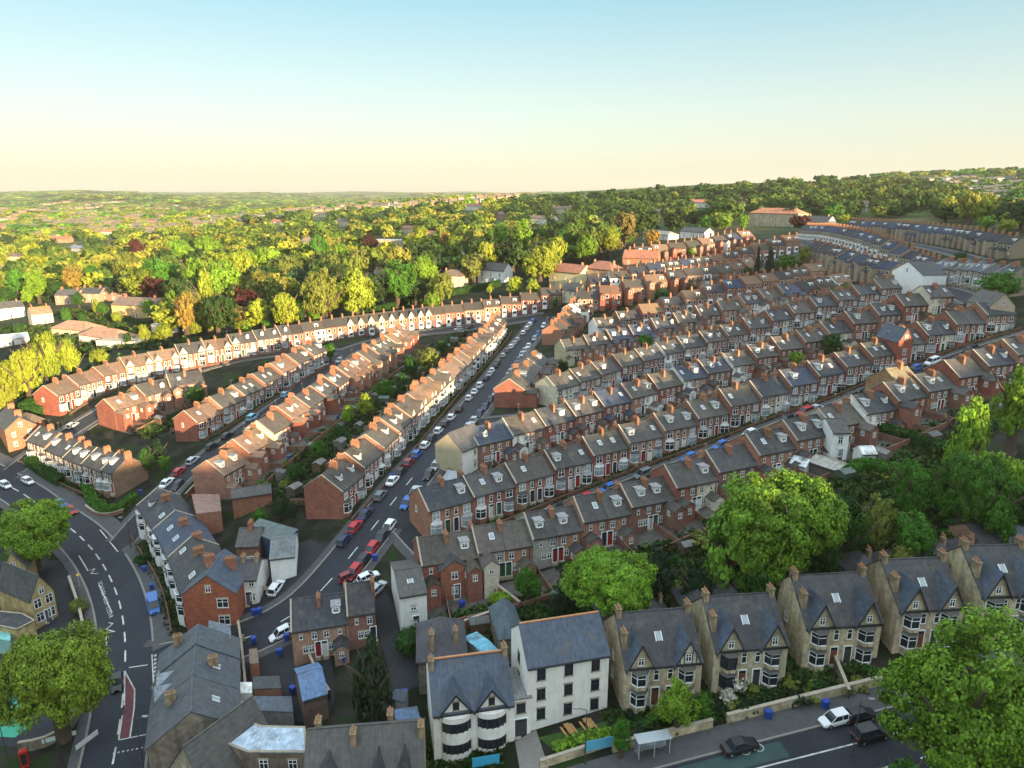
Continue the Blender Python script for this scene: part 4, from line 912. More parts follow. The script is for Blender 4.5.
for px,py in ((728,704),(736,690)): 
    q=unp(px,py); tree(q[0],q[1],1.5,2.6,'shrub',(.55,.55,.45),'white-flowering shrub before the second stone pair','shrub',None,'white-flowering shrubs',True,low=.0)
q=unp(412,652); tree(q[0],q[1],2.9,4.4,'mid',DEEP,'rounded dark green bush beside the tall white house','shrub','garden_shrub',None,True,low=0)
q=unp(80,613); tree(q[0],q[1],1.8,3.4,'mid',OLIVE,'small olive bush against the school wall','shrub','garden_shrub',None,True,low=0)
q=unp(141,566); tree(q[0],q[1],1.8,2.6,'mid',DEEP,'dark bush in the corner garden by the junction','shrub','garden_shrub',None,True,low=0)
q=unp(500,606); tree(q[0],q[1],2.0,3.2,'mid',LIME,'bright green bush at the right end of the brick garden wall','shrub','garden_shrub',None,True,low=0)
# hedges: dense leafy strips
def hedge(P,h,w,label,col=DEEP,name='hedge'):
    X=resample([unp(*p)[:2] for p in P],.5); Nn,_=normals(X); r=np.random.RandomState(len(P)*7+int(P[0][0])); n=int(len(X)*55*max(w,1)*max(h,1)*.5); n=min(n,14000)
    t=r.randint(0,len(X),n); a=r.uniform(-1,1,n); z=r.uniform(0,1,n); top=r.rand(n)<.5; z[top]=1; a[~top]=np.sign(a[~top])
    p=X[t]+Nn[t]*(a*w/2)[:,None]+r.normal(size=(n,2))*.12; g=hz(p[:,0],p[:,1]); Q=np.c_[p,g+z*h+r.normal(size=n)*.12]
    D=r.normal(size=(n,3))+(0,0,.6); D/=np.linalg.norm(D,axis=1)[:,None]; A=np.cross(D,r.normal(size=(n,3))); A/=np.linalg.norm(A,axis=1)[:,None]; B=np.cross(D,A); s=.2
    V=np.stack([Q-A*s-B*s,Q+A*s-B*s,Q+A*s+B*s,Q-A*s+B*s],1).reshape(-1,3)
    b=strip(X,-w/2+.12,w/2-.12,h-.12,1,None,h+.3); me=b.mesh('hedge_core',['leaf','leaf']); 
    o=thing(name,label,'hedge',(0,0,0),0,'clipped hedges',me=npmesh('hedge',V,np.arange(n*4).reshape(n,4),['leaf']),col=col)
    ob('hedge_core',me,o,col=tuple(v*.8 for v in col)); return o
hedge([(86,486),(92,503),(104,514),(120,512),(134,500)],1.6,1.8,'clipped bright green hedge around the corner house by the junction',GREEN)
hedge([(30,463),(45,474),(62,484)],1.8,2.5,'dark hedge before the bay-fronted row, left end')
hedge([(0,428),(60,408),(110,384),(150,360),(230,345),(330,325)],3.,2.5,'long dark hedge above the curving row',DEEP)
hedge([(345,322),(420,300),(500,286)],3.,2.5,'dark hedge above the far part of the curving row',DEEP)
hedge([(878,432),(905,440),(950,456)],1.8,2.2,'long clipped dark hedge in the far gardens')
hedge([(838,480),(862,470),(905,478)],2.,2.5,'overgrown green hedge right of the largest lime tree',GREEN)
hedge([(556,754),(585,744),(614,738)],1.2,1.2,'lime green hedge below the picnic tables',LIME)
# far wood: individuals first, the rest one mass
from math import hypot
def inpoly(x,y,P):
    c=False; j=len(P)-1
    for i in range(len(P)):
        if (P[i][1]>y)!=(P[j][1]>y) and x<(P[j][0]-P[i][0])*(y-P[i][1])/(P[j][1]-P[i][1])+P[i][0]: c=not c
        j=i
    return c
WP=[[(-60,245),(60,240),(150,236),(260,222),(400,212),(520,205),(640,198),(760,190),(900,183),(960,196),(980,222),(1040,232),(1040,236),(900,218),(840,222),(790,222),(760,228),(700,232),(640,238),(600,262),(560,268),(548,290),(480,292),(420,305),(330,325),(230,340),(160,342),(150,318),(110,294),(60,294),(30,306),(-60,300)]]
WH=[(320,218),(345,226),(280,226),(240,216),(200,219),(150,226),(110,236),(60,243),(430,241),(408,234),(530,236),(556,242),(600,229),(630,226),(500,219),(560,214),(660,218),(700,208),(470,210),(380,209),(865,211),(925,210),(15,262),(255,262),(340,262),(540,224),(740,204)]
CLEAR=[(a,b,9) for a,b in WH]+[(490,283,17),(507,278,6),(452,285,14),(462,250,14),(386,244,30),(565,283,18),(597,275,16),(642,262,18),(573,290,14),(770,222,32),(655,236,14),(690,232,14),(825,228,20),(310,245,18),(92,298,40),(135,318,26),(75,335,50),(490,250,9),(232,318,14),(165,330,18),(366,272,9),(382,280,9),(398,252,9),(183,258,8),(78,246,12),(185,272,8),(215,252,8)]
rs=np.random.RandomState(9); cand=[]
yy=270.
while yy<2300:
    st=16. if yy<500 else 18. if yy<800 else 20. if yy<1300 else 25.
    xx=-yy*.86-30
    while xx<yy*.86+30:
        cand.append((xx+rs.uniform(-.4,.4)*st,yy+rs.uniform(-.4,.4)*st,st)); xx+=st
    yy+=st
A_=np.array(cand); Z_=hz(A_[:,0],A_[:,1]); far=[]
for (x,y,st),z in zip(cand,Z_):
    zd=zdist(x,y,z); 
    if zd<50: continue
    px=512+F*x/zd; py=384+F*(-(y*SP+(z-H)*CP))/zd
    if not inpoly(px,py,WP[0]): continue
    if any(abs(px-a)<w*.9 and -17<b-py<4 for a,b,w in CLEAR): continue
    if any(hypot(px-(512+F*t[1]/zdist(t[1],t[2],hs(t[1],t[2]))) ,0)<0 for t in ()): continue
    far.append((zd,x,y,z,st,px,py))
far.sort(); TX=np.array([(t[1],t[2],t[3]) for t in TREES])
far=[f for f in far if np.min(np.hypot(TX[:,0]-f[1],TX[:,1]-f[2])-TX[:,2]*.8)>1.5]
COLS=[(.19,.25,.03),(.24,.27,.03),(.24,.24,.04),(.09,.15,.022),(.08,.13,.025),(.035,.07,.016),(.16,.18,.04),(.15,.17,.035),(.12,.16,.03),(.035,.065,.016),(.05,.09,.02),(.03,.06,.018),(.17,.22,.03),(.17,.13,.04)]
nind=max(0,290-sum(1 for t in TREES if t[0].name.startswith('broadleaf'))); print('TREES',len(TREES),'far',len(far),'ind',nind)
DK=[(.03,.07,.015),(.04,.08,.018),(.05,.10,.02),(.035,.06,.016),(.07,.11,.025),(.14,.18,.03)]  # darkened leaf colours: shade of the far crest painted in
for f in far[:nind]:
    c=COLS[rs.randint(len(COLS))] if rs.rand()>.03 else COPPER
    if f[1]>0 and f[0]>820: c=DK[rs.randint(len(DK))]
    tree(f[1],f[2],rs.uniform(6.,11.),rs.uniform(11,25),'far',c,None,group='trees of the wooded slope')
proto=[crown(60+i,40,9,.125,cl=.26) for i in range(4)]
protoh=[crown(70+i,22,5,.19,cl=.3) for i in range(3)]
VV=[];CCo=[]
for f in far[nind:]:
    V,_=(proto[rs.randint(4)] if f[0]<1100 else protoh[rs.randint(3)]); k=rs.uniform(.7,1.25)*f[4]*.55; h=rs.uniform(9,23); a=rs.uniform(0,6.28); ca_,sa=math.cos(a),math.sin(a)
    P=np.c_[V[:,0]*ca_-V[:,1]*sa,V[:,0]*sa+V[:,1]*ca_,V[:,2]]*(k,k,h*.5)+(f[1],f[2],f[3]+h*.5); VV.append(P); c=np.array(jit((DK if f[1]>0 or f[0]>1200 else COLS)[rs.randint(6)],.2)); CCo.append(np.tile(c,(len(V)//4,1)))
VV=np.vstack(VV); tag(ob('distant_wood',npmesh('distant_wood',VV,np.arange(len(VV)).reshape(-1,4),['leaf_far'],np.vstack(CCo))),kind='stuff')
# the added shading ridge behind the viewpoint stays bare
# hazy suburbs and woods on the far side of the valley
FT=MB(); VV=[];CCo=[]; n=0; tries=0
while n<2600 and tries<60000:
    tries+=1; y=math.exp(rs.uniform(math.log(650),math.log(6800))); x=y*rs.uniform(-.85,.85); 
    z=None; zd=y*CP
    if x>y*-.05 and x<y*.55 and y<2500: continue
    if y>3600 and rs.rand()<.75: v0=-1
    else: v0=0
    v=math.sin(x*.0042+1)*math.cos(y*.0031)+.6*math.sin(x*.011)*math.sin(y*.009)
    z=hs(x,y); zd=zdist(x,y,z); px=512+F*x/zd; py=384+F*(-(y*SP+(z-H)*CP))/zd
    if inpoly(px,py,WP[0]) or py>300: continue
    g=max(9,y*.011); 
    if v+v0*3>-.15:
        rot=.5*math.sin(x*.002)+(.5 if x<0 else -.3); 
        for q in range(7):
            xx=x+math.cos(rot)*q*g*1.2; y2=y+math.sin(rot)*q*g*1.2; 
            farhouse(FT,xx,y2,hs(xx,y2),rot,g*1.0,g*.45,5.5,3.,random.choice([(.26,.18,.12),(.3,.26,.2),(.22,.15,.10),(.36,.34,.3)] if x<0 else [(.3,.25,.2),(.4,.38,.35),(.2,.15,.12)]),random.choice([(.20,.14,.09),(.16,.12,.08),(.12,.12,.10),(.22,.16,.10)] if x<0 else [(.08,.085,.10),(.10,.10,.11),(.12,.10,.09)]),0,ch=False)  # muted left for haze, greyed right for hillside shade, painted into the colours
        n+=7
    tw=rs.randint(3,7) if y<3000 else 14
    for q in range(tw):
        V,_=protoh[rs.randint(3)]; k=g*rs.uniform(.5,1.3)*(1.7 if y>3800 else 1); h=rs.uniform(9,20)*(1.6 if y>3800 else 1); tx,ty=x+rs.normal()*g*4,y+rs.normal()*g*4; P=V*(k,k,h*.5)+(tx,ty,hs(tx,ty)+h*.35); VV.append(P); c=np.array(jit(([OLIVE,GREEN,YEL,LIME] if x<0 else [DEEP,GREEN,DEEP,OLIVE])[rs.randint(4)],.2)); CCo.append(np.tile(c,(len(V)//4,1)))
tag(ob('distant_suburb',FT.mesh('distant_suburb',['far_col'])),kind='stuff')
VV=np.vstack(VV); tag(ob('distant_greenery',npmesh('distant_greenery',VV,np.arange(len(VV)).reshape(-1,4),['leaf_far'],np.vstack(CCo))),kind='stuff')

# brambles, ivy and beds between the rows: one uncountable mass
r=np.random.RandomState(3); VV=[];CCo=[]
def bed(X,o0,o1,n,h=1.,s=.26,cols=((.02,.05,.012),(.03,.07,.016),(.045,.085,.02),(.06,.075,.025))):
    Nn,_=normals(X); m=n//14; t=r.uniform(0,len(X)-1.01,m); i=t.astype(int); f=(t-i)[:,None]; p=X[i]*(1-f)+X[i+1]*f+Nn[i]*r.uniform(o0,o1,m)[:,None]
    p=np.repeat(p,14,axis=0)+r.normal(size=(m*14,2))*.55
    ok=np.ones(m,bool); ctr=p.reshape(m,14,2).mean(1)
    for kk,Y in RX.items(): ok&=np.min(np.hypot(ctr[:,0][:,None]-Y[:,0],ctr[:,1][:,None]-Y[:,1]),axis=1)>HALF[kk]+2.3
    ok&=np.min(np.hypot(ctr[:,0][:,None]-WK[:,0],ctr[:,1][:,None]-WK[:,1]),axis=1)>4.6
    p=p[np.repeat(ok,14)]; m=int(ok.sum())
    if m==0: return
    hh=np.repeat(r.uniform(.2,1,m)**1.5,14)*h; z=hz(p[:,0],p[:,1])+hh*r.uniform(.1,1,m*14); Q=np.c_[p,z]; k=len(Q)
    D=r.normal(size=(k,3))+(0,0,.7); D/=np.linalg.norm(D,axis=1)[:,None]; A=np.cross(D,r.normal(size=(k,3))); A/=np.linalg.norm(A,axis=1)[:,None]; B=np.cross(D,A)
    VV.append(np.stack([Q-A*s-B*s,Q+A*s-B*s,Q+A*s+B*s,Q-A*s+B*s],1).reshape(-1,3)); CCo.append(np.repeat(np.array(cols)[r.randint(len(cols),size=m)],14,axis=0)*r.uniform(.8,1.2,(k,1)))
for k,n in (('D',9000),('B',3000),('G0',7000),('G2',6000),('G4',4000)): bed(ROWX[k],D2+5,D2+16,n,1.6)
for k,n in (('E',6000),('C',3000),('G1',4000),('G3',3000)): bed(ROWX[k],-D2-14,-D2-4.5,n,1.5)
for k,n in (('A',3500),('C',2500),('E',4000),('G1',6000),('G3',4000),('I',2500),('J',1500)): bed(ROWX[k],D2+.9,D2+2.3,n,.9,.2)
for k,n in (('G0',3500),('G2',2500)): bed(ROWX[k],-D2-2.4,-D2-.9,n,.9,.2)
LG=resample([unp(*p)[:2] for p in ((575,625),(700,600),(800,580),(900,560),(1010,540))]); bed(LG,-16,12,26000,2.2,.3)
LG=resample([unp(*p)[:2] for p in ((850,500),(920,490),(1010,470))]); bed(LG,-12,12,12000,1.5,.3)
LG=resample([unp(*p)[:2] for p in ((615,738),(700,716),(790,695),(870,676))]); bed(LG,-4,4,9000,.8,.2)
LG=resample([unp(*p)[:2] for p in ((425,668),(440,655),(520,625),(590,615))]); bed(LG,-7,5,6000,1.2,.25)
for P_,n_ in ((((60,312),(90,318),(125,325),(160,330)),4200),(((0,330),(40,332),(60,345),(110,352)),4200),(((20,300),(60,300),(110,296)),3500),(((130,345),(180,345),(240,338)),3000),(((20,400),(70,388),(110,368)),5000)): bed(resample([unp(*p)[:2] for p in P_]),-9,9,n_,2.4,.5)
LG=resample([unp(*p)[:2] for p in ((430,745),(470,762),(500,756))]); bed(LG,-3,3,2500,.6,.2)
VV=np.vstack(VV); tag(ob('undergrowth',npmesh('undergrowth',VV,np.arange(len(VV)).reshape(-1,4),['leaf_far'],np.vstack(CCo))),kind='stuff')
# ------------------------------------------------------------------ individual buildings
STONE=(.42,.35,.23); SOOT=(.17,.13,.085); CREAMW=(.68,.66,.60); SLB=(.06,.078,.11); SLG=(.075,.072,.068); SLD=(.045,.046,.05)
def frame(p,q,h,depth,over=0.):
    """front line from pixels p,q lying h above ground; returns centre, rotation, width, base z"""
    a=unp(*p,h); b=unp(*q,h); m=(a+b)/2; w=float(np.hypot(*(b-a)[:2])); rot=math.atan2(b[1]-a[1],b[0]-a[0])
    z=min(hs(*a[:2]),hs(*b[:2]),hs(*m[:2])); c=np.array((m[0]-math.sin(rot)*depth/2,m[1]+math.cos(rot)*depth/2))
    return c[0],c[1],(a[2]+b[2])/2-h,rot,w
def bld(name,label,cat,p,q,ev,rise,depth,wc,rc,wm_='brick',roof='gable',fl=(2,),nwin=4,sides=(),rsides=2,chims=((-.4,0),(.4,0)),group=None,wsz=(1.,1.5),front=True,ax='x',ridge=False,base=None,frame_='white_frame',door=True,sky=0,glass='glass',z0=None,floors=2,fh=2.8,sill=1.0,skipwin=(),wtrim='stone_trim'):
    h=ev+rise if ridge else ev
    x,y,z,rot,w=frame(p,q,h,0 if ridge else depth); 
    d=depth/2
    o=thing(name,label,cat,(x,y,z),rot,group)
    b=MB(); k=rise/(d if ax=='x' else w/2) if rise else 0
    if roof=='gable': b.gable(-w/2,w/2,-d,d,-3,ev,ev+rise,axis=ax)
    else: b.box(-w/2,w/2,-d,d,-3,ev)
    ob('wall',b.mesh('wall',[wm_]),o,col=wc); r=MB(); e=.3
    if roof=='gable':
        if ax=='x': r.slab(-w/2-.1,w/2+.1,-d-e,d+e,ev-k*e,ev+rise,.15)
        else: r.slab(-w/2-e,w/2+e,-d-.12,d+.12,ev-k*e,ev+rise,.15,axis='y')
        r.box(-w/2 if ax=='x' else -.12,w/2 if ax=='x' else .12,-.12 if ax=='x' else -d,.12 if ax=='x' else d,ev+rise+.03,ev+rise+.2)
    elif roof=='hip': r.hip(-w/2-e,w/2+e,-d-e,d+e,ev,ev+rise)
    else: r.box(-w/2-.15,w/2+.15,-d-.15,d+.15,ev+.01,ev+.22)
    ro=ob('roof',r.mesh('roof',['roof_slate']),o,col=rc)
    if roof!='flat':
        gb=MB(); 
        for s in (-1,): 
            if ax=='x': gb.box(-w/2,w/2,s*(d+e+.06)-.06,s*(d+e+.06)+.06,ev-k*e-.12,ev-k*e+.03)
        if gb.v: ob('gutter',gb.mesh('gutter',['dark']),o)
    for cx,cy in chims:
        X,Y=cx*w,cy*depth; top=ev+rise if roof!='flat' else ev
        zz=top-rise*(min(1,abs(Y)/d) if ax=='x' else min(1,abs(X)/(w/2))) if roof=='gable' else top-(rise*.35 if roof=='hip' else 0)
        c=ob('chimney',CHM if wm_=='brick' else CHS,o,(X,Y,zz-.05+ (top-zz)*.35),math.pi/2 if ax=='y' else 0,col=jit((.34,.15,.09) if wm_=='brick' else (.26,.19,.12),.1)); ob('chimney_pots',POT,c,(0,0,0 if wm_=='brick' else -.35),0,(1,.75,1) if wm_!='brick' else (1,1,1))
    W_,H_=wsz
    for f in range(floors):
        zz=sill+fh*f
        if front and zz+H_<ev+.1:
            for i in range(nwin):
                if (f,i) in skipwin: continue
                win(o,-w/2+w*(i+.5)/nwin,-d,zz,W_,H_,0,1,frame=frame_,glass=glass,trim=wtrim)
        for s in sides:
            for i in range(rsides): win(o,(w/2 if s==1 else -w/2),-d+depth*(i+.5)/rsides,zz,W_*.85,H_*.9,s,1,frame=frame_,trim=wtrim) if s in(1,3) else win(o,-w/2+w*(i+.5)/rsides,d,zz,W_*.9,H_*.9,2,1,frame=frame_,trim=wtrim)
    if ax=='y' and roof=='gable' and rise>2: win(o,0,-d,ev+.3,.9,1.2,0,1,frame=frame_,trim=wtrim)
    if door: ob('door',DOOR,o,(w*.08,-d,0.1),0,col=(.1,.1,.12))
    for i in range(sky):
        kk=rise/d; sc=ob('skylight',SKYB(ev,rise,d),o,(-w/2+w*(i+.7)/(sky+.4),0,0))
    return o,x,y,z,rot,w,d
def chs():
    b=MB(); b.box(-.32,.32,-.62,.62,-1.9,.95); b.box(-.38,.38,-.68,.68,.95,1.1); return b.mesh('chimney',['stone'])
CHS=chs(); _SK={}
def SKYB(ev,rise,d):
    k=(ev,rise,d)
    if k not in _SK:
        b=MB(); kk=rise/d; y0,y1,w=-d*.6,-d*.6+.95,.4; z=lambda y:ev+kk*(d+y)+.18
        b.quad((-w,y0,z(y0)+.06),(w,y0,z(y0)+.06),(w,y1,z(y1)+.06),(-w,y1,z(y1)+.06),1)
        for x0,x1 in ((-w-.08,-w),(w,w+.08)): b.add([(x0,y0,z(y0)-.1),(x1,y0,z(y0)-.1),(x1,y1,z(y1)-.1),(x0,y1,z(y1)-.1),(x0,y0,z(y0)+.1),(x1,y0,z(y0)+.1),(x1,y1,z(y1)+.1),(x0,y1,z(y1)+.1)],[(4,5,6,7),(0,1,5,4),(1,2,6,5),(2,3,7,6),(3,0,4,7)],0)
        _SK[k]=b.mesh('skylight',['white_frame','glass_pale'])
    return _SK[k]
def crossgable(o,x,w,d,ev,rise,rc,wc,wm_,proj=.25,deep=3.6,barge=True,top=None,fr='white_frame'):
    """front gable standing on the eaves"""
    b=MB(); t=top or rise*.8; b.gable(x-w/2,x+w/2,-d-proj,-d+deep,ev-.6,ev,ev+t,axis='y'); g=ob('gable',b.mesh('gable',[wm_]),o,col=wc)
    r=MB(); kk=t/(w/2); r.slab(x-w/2-.3,x+w/2+.3,-d-proj-.35,-d+deep+.3,ev-.3*kk,ev+t,.14,axis='y'); ob('gable_roof',r.mesh('gable_roof',['roof_slate']),g,col=rc)
    if barge:
        q=MB(); y=-d-proj-.38
        for s in (-1,1): q.add([(x+s*(w/2+.3),y,ev-.3*kk-.2),(x+s*(w/2+.3),y,ev-.3*kk+.1),(x,y,ev+t+.1),(x,y,ev+t-.25),(x+s*(w/2+.3),y-.06,ev-.3*kk-.2),(x+s*(w/2+.3),y-.06,ev-.3*kk+.1),(x,y-.06,ev+t+.1),(x,y-.06,ev+t-.25)],[(4,5,6,7),(0,1,5,4),(1,2,6,5),(2,3,7,6),(3,0,4,7)])
        ob('bargeboard',q.mesh('bargeboard',['dark']),g)
    win(g,x,-d-proj,ev+.25,.8,1.15,0,1,frame=fr)
    return g
BAYT=baymesh(2.3,.9,2.75,.7,base='stone'); BAYTR=bayroof(2.3,.9,2.75,.5); BAYTd=baymesh(2.3,.9,2.75,base='stone',frame='dark')
BAYTu=baymesh(2.3,.9,2.75,.7,base='stone',zb=.1); BAYTdu=baymesh(2.3,.9,2.75,.7,base='stone',frame='dark',zb=.1)
def semi(label,p,q,depth=10.5,timber=(False,False),darkbay=False,wing=True,roofc=SLD):
    ev=6.3; o,x,y,z,rot,w,d=bld('semi_detached_house',label,'semi-detached house',p,q,ev,4.5,depth,jit(STONE,.06),roofc,'stone','gable',nwin=0,sides=(3,),rsides=1,chims=((-.46,.0),(.46,.0),(-.46,-.28)),group='stone semi-detached pairs',door=False,sky=1)
    for s,tb in zip((-1,1),timber):
        bx=s*(w/2-2.1)
        g=crossgable(o,bx,3.5,d,ev,4.5,jit(SLB,.15),(.62,.58,.48) if tb else STONE,'render' if tb else 'stone',top=3.5,deep=4.6)
        if tb:
            b=MB()
            for dx in (-1.1,-.55,.55,1.1): b.box(bx+dx-.06,bx+dx+.06,-d-.32,-d-.25,ev-.1,ev+3.1*(1-abs(dx)/1.8)-.2)
            ob('timber_frame',b.mesh('timber_frame',['dark']),g)
        for zz in (-.1,3.05):
            bw=ob('bay_window',((BAYTd if zz<0 else BAYTdu) if darkbay and s<0 else (BAYT if zz<0 else BAYTu)),o,(bx,-d,zz),0,(1,1,1 if zz<0 else .93),STONE); ob('bay_roof',BAYTR,bw,col=(.09,.085,.08))
        win(o,s*.95,-d,3.9,.75,1.6,0,0); ob('door',DOOR,o,(s*1.0,-d,.2),0,col=(.16,.06,.03) if s<0 else (.05,.05,.05))
    if wing:
        for s in (-1,1):
            b=MB(); b.box(s*w*.25-2.6,s*w*.25+2.6,d-.1,d+6,-3,5.2); wg=ob('rear_wing',b.mesh('rear_wing',['stone']),o,col=SOOT)
            r=MB(); r.hip(s*w*.25-2.9,s*w*.25+2.9,d-.6,d+6.3,5.2,7.6); ob('wing_roof',r.mesh('wing_roof',['roof_slate']),wg,col=SLD); c=ob('chimney',CHS,wg,(s*w*.25+1.6,d+3.5,6.6),0,(.8,.7,.9),(.28,.19,.12)); ob('chimney_pots',POT,c)
    return o
semi('first stone semi-detached pair right of the white building, left gable dark',(624.5,672),(703,656),timber=(False,True))
semi('second stone pair with dark green-framed bays on its left half',(714.5,654),(789,640),timber=(False,False),darkbay=True)
semi('third stone pair with pale skylight and arched doorways, behind the shrubs',(805.5,631),(883,617.5))
semi('fourth stone pair rising behind the huge lime tree',(898,614),(965.5,602))
semi('fifth stone pair at the right edge above the huge tree',(980.5,600),(1046,588))
# three-storey white building with its link and neighbour
o,x,y,z,rot,w,d=bld('guest_house','white three-storey rendered building with blue slate roof above picnic tables','building',(527.5,672),(609.5,648.5),9.2,3.4,8.5,(.74,.72,.66),SLB,'render',nwin=3,floors=3,fh=3.0,sill=.9,wsz=(1.15,1.7),sides=(3,),rsides=1,chims=(),door=False,frame_='dark')
b=MB(); b.box(-w/2,w/2,-.14,.14,12.68,12.86); ob('ridge_tiles',b.mesh('ridge_tiles',['pot']),o)
o,*_=bld('entrance_link','low white flat-roofed entrance link between the two white buildings','building',(511,702),(531,696.5),5.6,0,6,(.74,.72,.66),(.2,.2,.2),'render','flat',nwin=1,floors=2,fh=2.9,sill=.6,wsz=(1.2,1.5),chims=(),door=False,frame_='dark',skipwin=((0,0),))
ob('door',DOOR,o,(0,-3,0),0,(1.6,1,1),(.05,.05,.05))
o,x,y,z,rot,w,d=bld('bow_fronted_house','white double-fronted house with curved bow windows and blue slate roof','house',(433,719),(514,698.5),6.5,4.0,10,(.74,.72,.66),SLB,'render',nwin=0,chims=((-.47,-.05),(.47,0)),door=False)
b=MB(); b.box(-w/2,w/2,-.16,.16,10.72,10.9); ob('ridge_tiles',b.mesh('ridge_tiles',['pot']),o)
for s in (-1,1):
    bx=s*(w/2-2.9); g=crossgable(o,bx,4.0,d,6.5,4,SLB,(.74,.72,.66),'render',.1,4.2,True,2.7,'dark')
    for zz in (0,3.1):
        b=MB(); n=9; 
        def arc(r,z0,z1,m,k=1.0):
            P=[(bx+r*math.cos(math.pi+math.pi*i/(n-1)),-d+.15+r*.62*math.sin(math.pi+math.pi*i/(n-1))) for i in range(n)]
            b.add([(a,c,z0) for a,c in P]+[(a,c,z1) for a,c in P],[(i,i+1,n+i+1,n+i) for i in range(n-1)]+[tuple(range(n,2*n)),tuple(range(n-1,-1,-1))],m); return P
        arc(1.95,zz-(1.2 if zz<1 else .1),zz+.85,0); arc(1.85,zz+.8,zz+2.35,1); arc(1.95,zz+2.3,zz+3.05,0); P=arc(1.9,zz+2.22,zz+2.34,2)
        for a,c in P[::1]: b.box(a-.06,a+.06,c-.06,c+.06,zz+.8,zz+2.35,2)
        bw=ob('bow_window',b.mesh('bow_window',['render','glass','dark']),o,col=(.74,.72,.66))
for xx in (-.8,.8):
    for zz in (1.2,4.1): win(o,xx,-d,zz,.55,1.5,0,0,frame='dark')
# stone shops and the curved block at the bottom
o,x,y,z,rot,w,d=bld('stone_terrace','soot-dark stone building with steep twin dormers at the bottom edge','building',(308,736),(423,715),6.0,4.0,10,STONE,SLG,'stone',ridge=True,nwin=5,chims=((-.1,-.12),(.48,-.1),(-.42,.1),(.2,.2)))
for xx,ww in ((w*.12,2.6),(w*.34,2.6),(-w*.3,4.2)): crossgable(o,xx,ww,d,6.0,4,SLD,STONE,'stone',.05,3.2,True,2.6)
def polyblock(name,label,cat,P,h,wc,rc,wm_='brick',t=.25,parapet=True,rm='roof_slate',wins=0,trim=None):
    Q=[unp(*p,h) for p in P]; zt=sum(q[2] for q in Q)/len(Q); c=sum(Q)/len(Q); n=len(Q); zb=hs(c[0],c[1])
    o=thing(name,label,cat,(c[0],c[1],zb)); L=[(q[0]-c[0],q[1]-c[1]) for q in Q]; H_=zt-zb
    b=MB(); b.add([(x,y,-3) for x,y in L]+[(x,y,H_) for x,y in L],[(k,(k+1)%n,n+(k+1)%n,n+k) for k in range(n)]+[tuple(range(n,2*n))]); ob('wall',b.mesh('wall',[wm_]),o,col=wc)
    r=MB(); r.add([(x*1.01,y*1.01,H_+.01) for x,y in L]+[(x*1.01,y*1.01,H_+t) for x,y in L],[(k,(k+1)%n,n+(k+1)%n,n+k) for k in range(n)]+[tuple(range(n,2*n)),tuple(range(n-1,-1,-1))]); ob('roof',r.mesh('roof',[rm]),o,col=rc)
    if trim:
        r=MB()
        for k in range(n): r.tube((L[k][0],L[k][1],H_+t),(L[(k+1)%n][0],L[(k+1)%n][1],H_+t),.16,.16,4)
        ob('parapet',r.mesh('parapet',['stone_trim']),o)
    if wins:
        for k in range(n):
            (x0,y0),(x1,y1)=L[k],L[(k+1)%n]; le=math.hypot(x1-x0,y1-y0); a=math.atan2(y1-y0,x1-x0)
            nx_,ny_=math.sin(a),-math.cos(a)
            if nx_*(x0+x1)+ny_*(y0+y1)<0 or le<3: continue
            for i in range(max(1,int(le/3.2))):
                t_=(i+.5)/max(1,int(le/3.2)); 
                for f in range(wins): ob('window',wm(1.1,1.5,1),o,(x0+(x1-x0)*t_,y0+(y1-y0)*t_,1.2+2.9*f),a)
    return o
polyblock('shop_block','curved stone shop block under a pale grey flat roof','building',[(212,743),(248,753.5),(306,748),(304,724.5),(262,728),(236,722)],6.6,(.17,.13,.10),(.36,.44,.52),'stone',wins=2,trim=True)
CORN=[((197.5,624),(195.5,645),'hip-ended corner building facing the junction of the streets'),((195.5,645),(192.5,676),'slate-roofed building with stone dormers beside the main road'),((192.5,676),(191,712),'slate-roofed building next to the curved shop block')]
for n,(p,q,lab) in enumerate(CORN):
    o,x,y,z,rot,w,d=bld('corner_building',lab,'building',p,q,5.6,3.8,11,(.22,.18,.14),jit((.075,.08,.095),.1),'stone',ridge=True,nwin=2,chims=(((-.2,-.25),) if n!=1 else ((.0,.22),)),sides=(2,),rsides=2)
    if n==1:
        for xx in (-1.3,1.6):
            g=crossgable(o,xx,1.9,d-.8,6.1,3,(.26,.29,.33),(.40,.33,.22),'stone',.2,2.6,False,1.3)
    if n>0:
        for yy in (2.2,):
            ob('skylight',SKYB(5.6,3.8,5.5),o,(0,0,0),math.pi)
bld('gabled_corner_house','steep stone-gabled building at the bottom edge beside the road','building',(170,770),(206,789),5.5,4.6,10,(.30,.26,.19),SLG,'stone',ax='y',nwin=2,chims=())
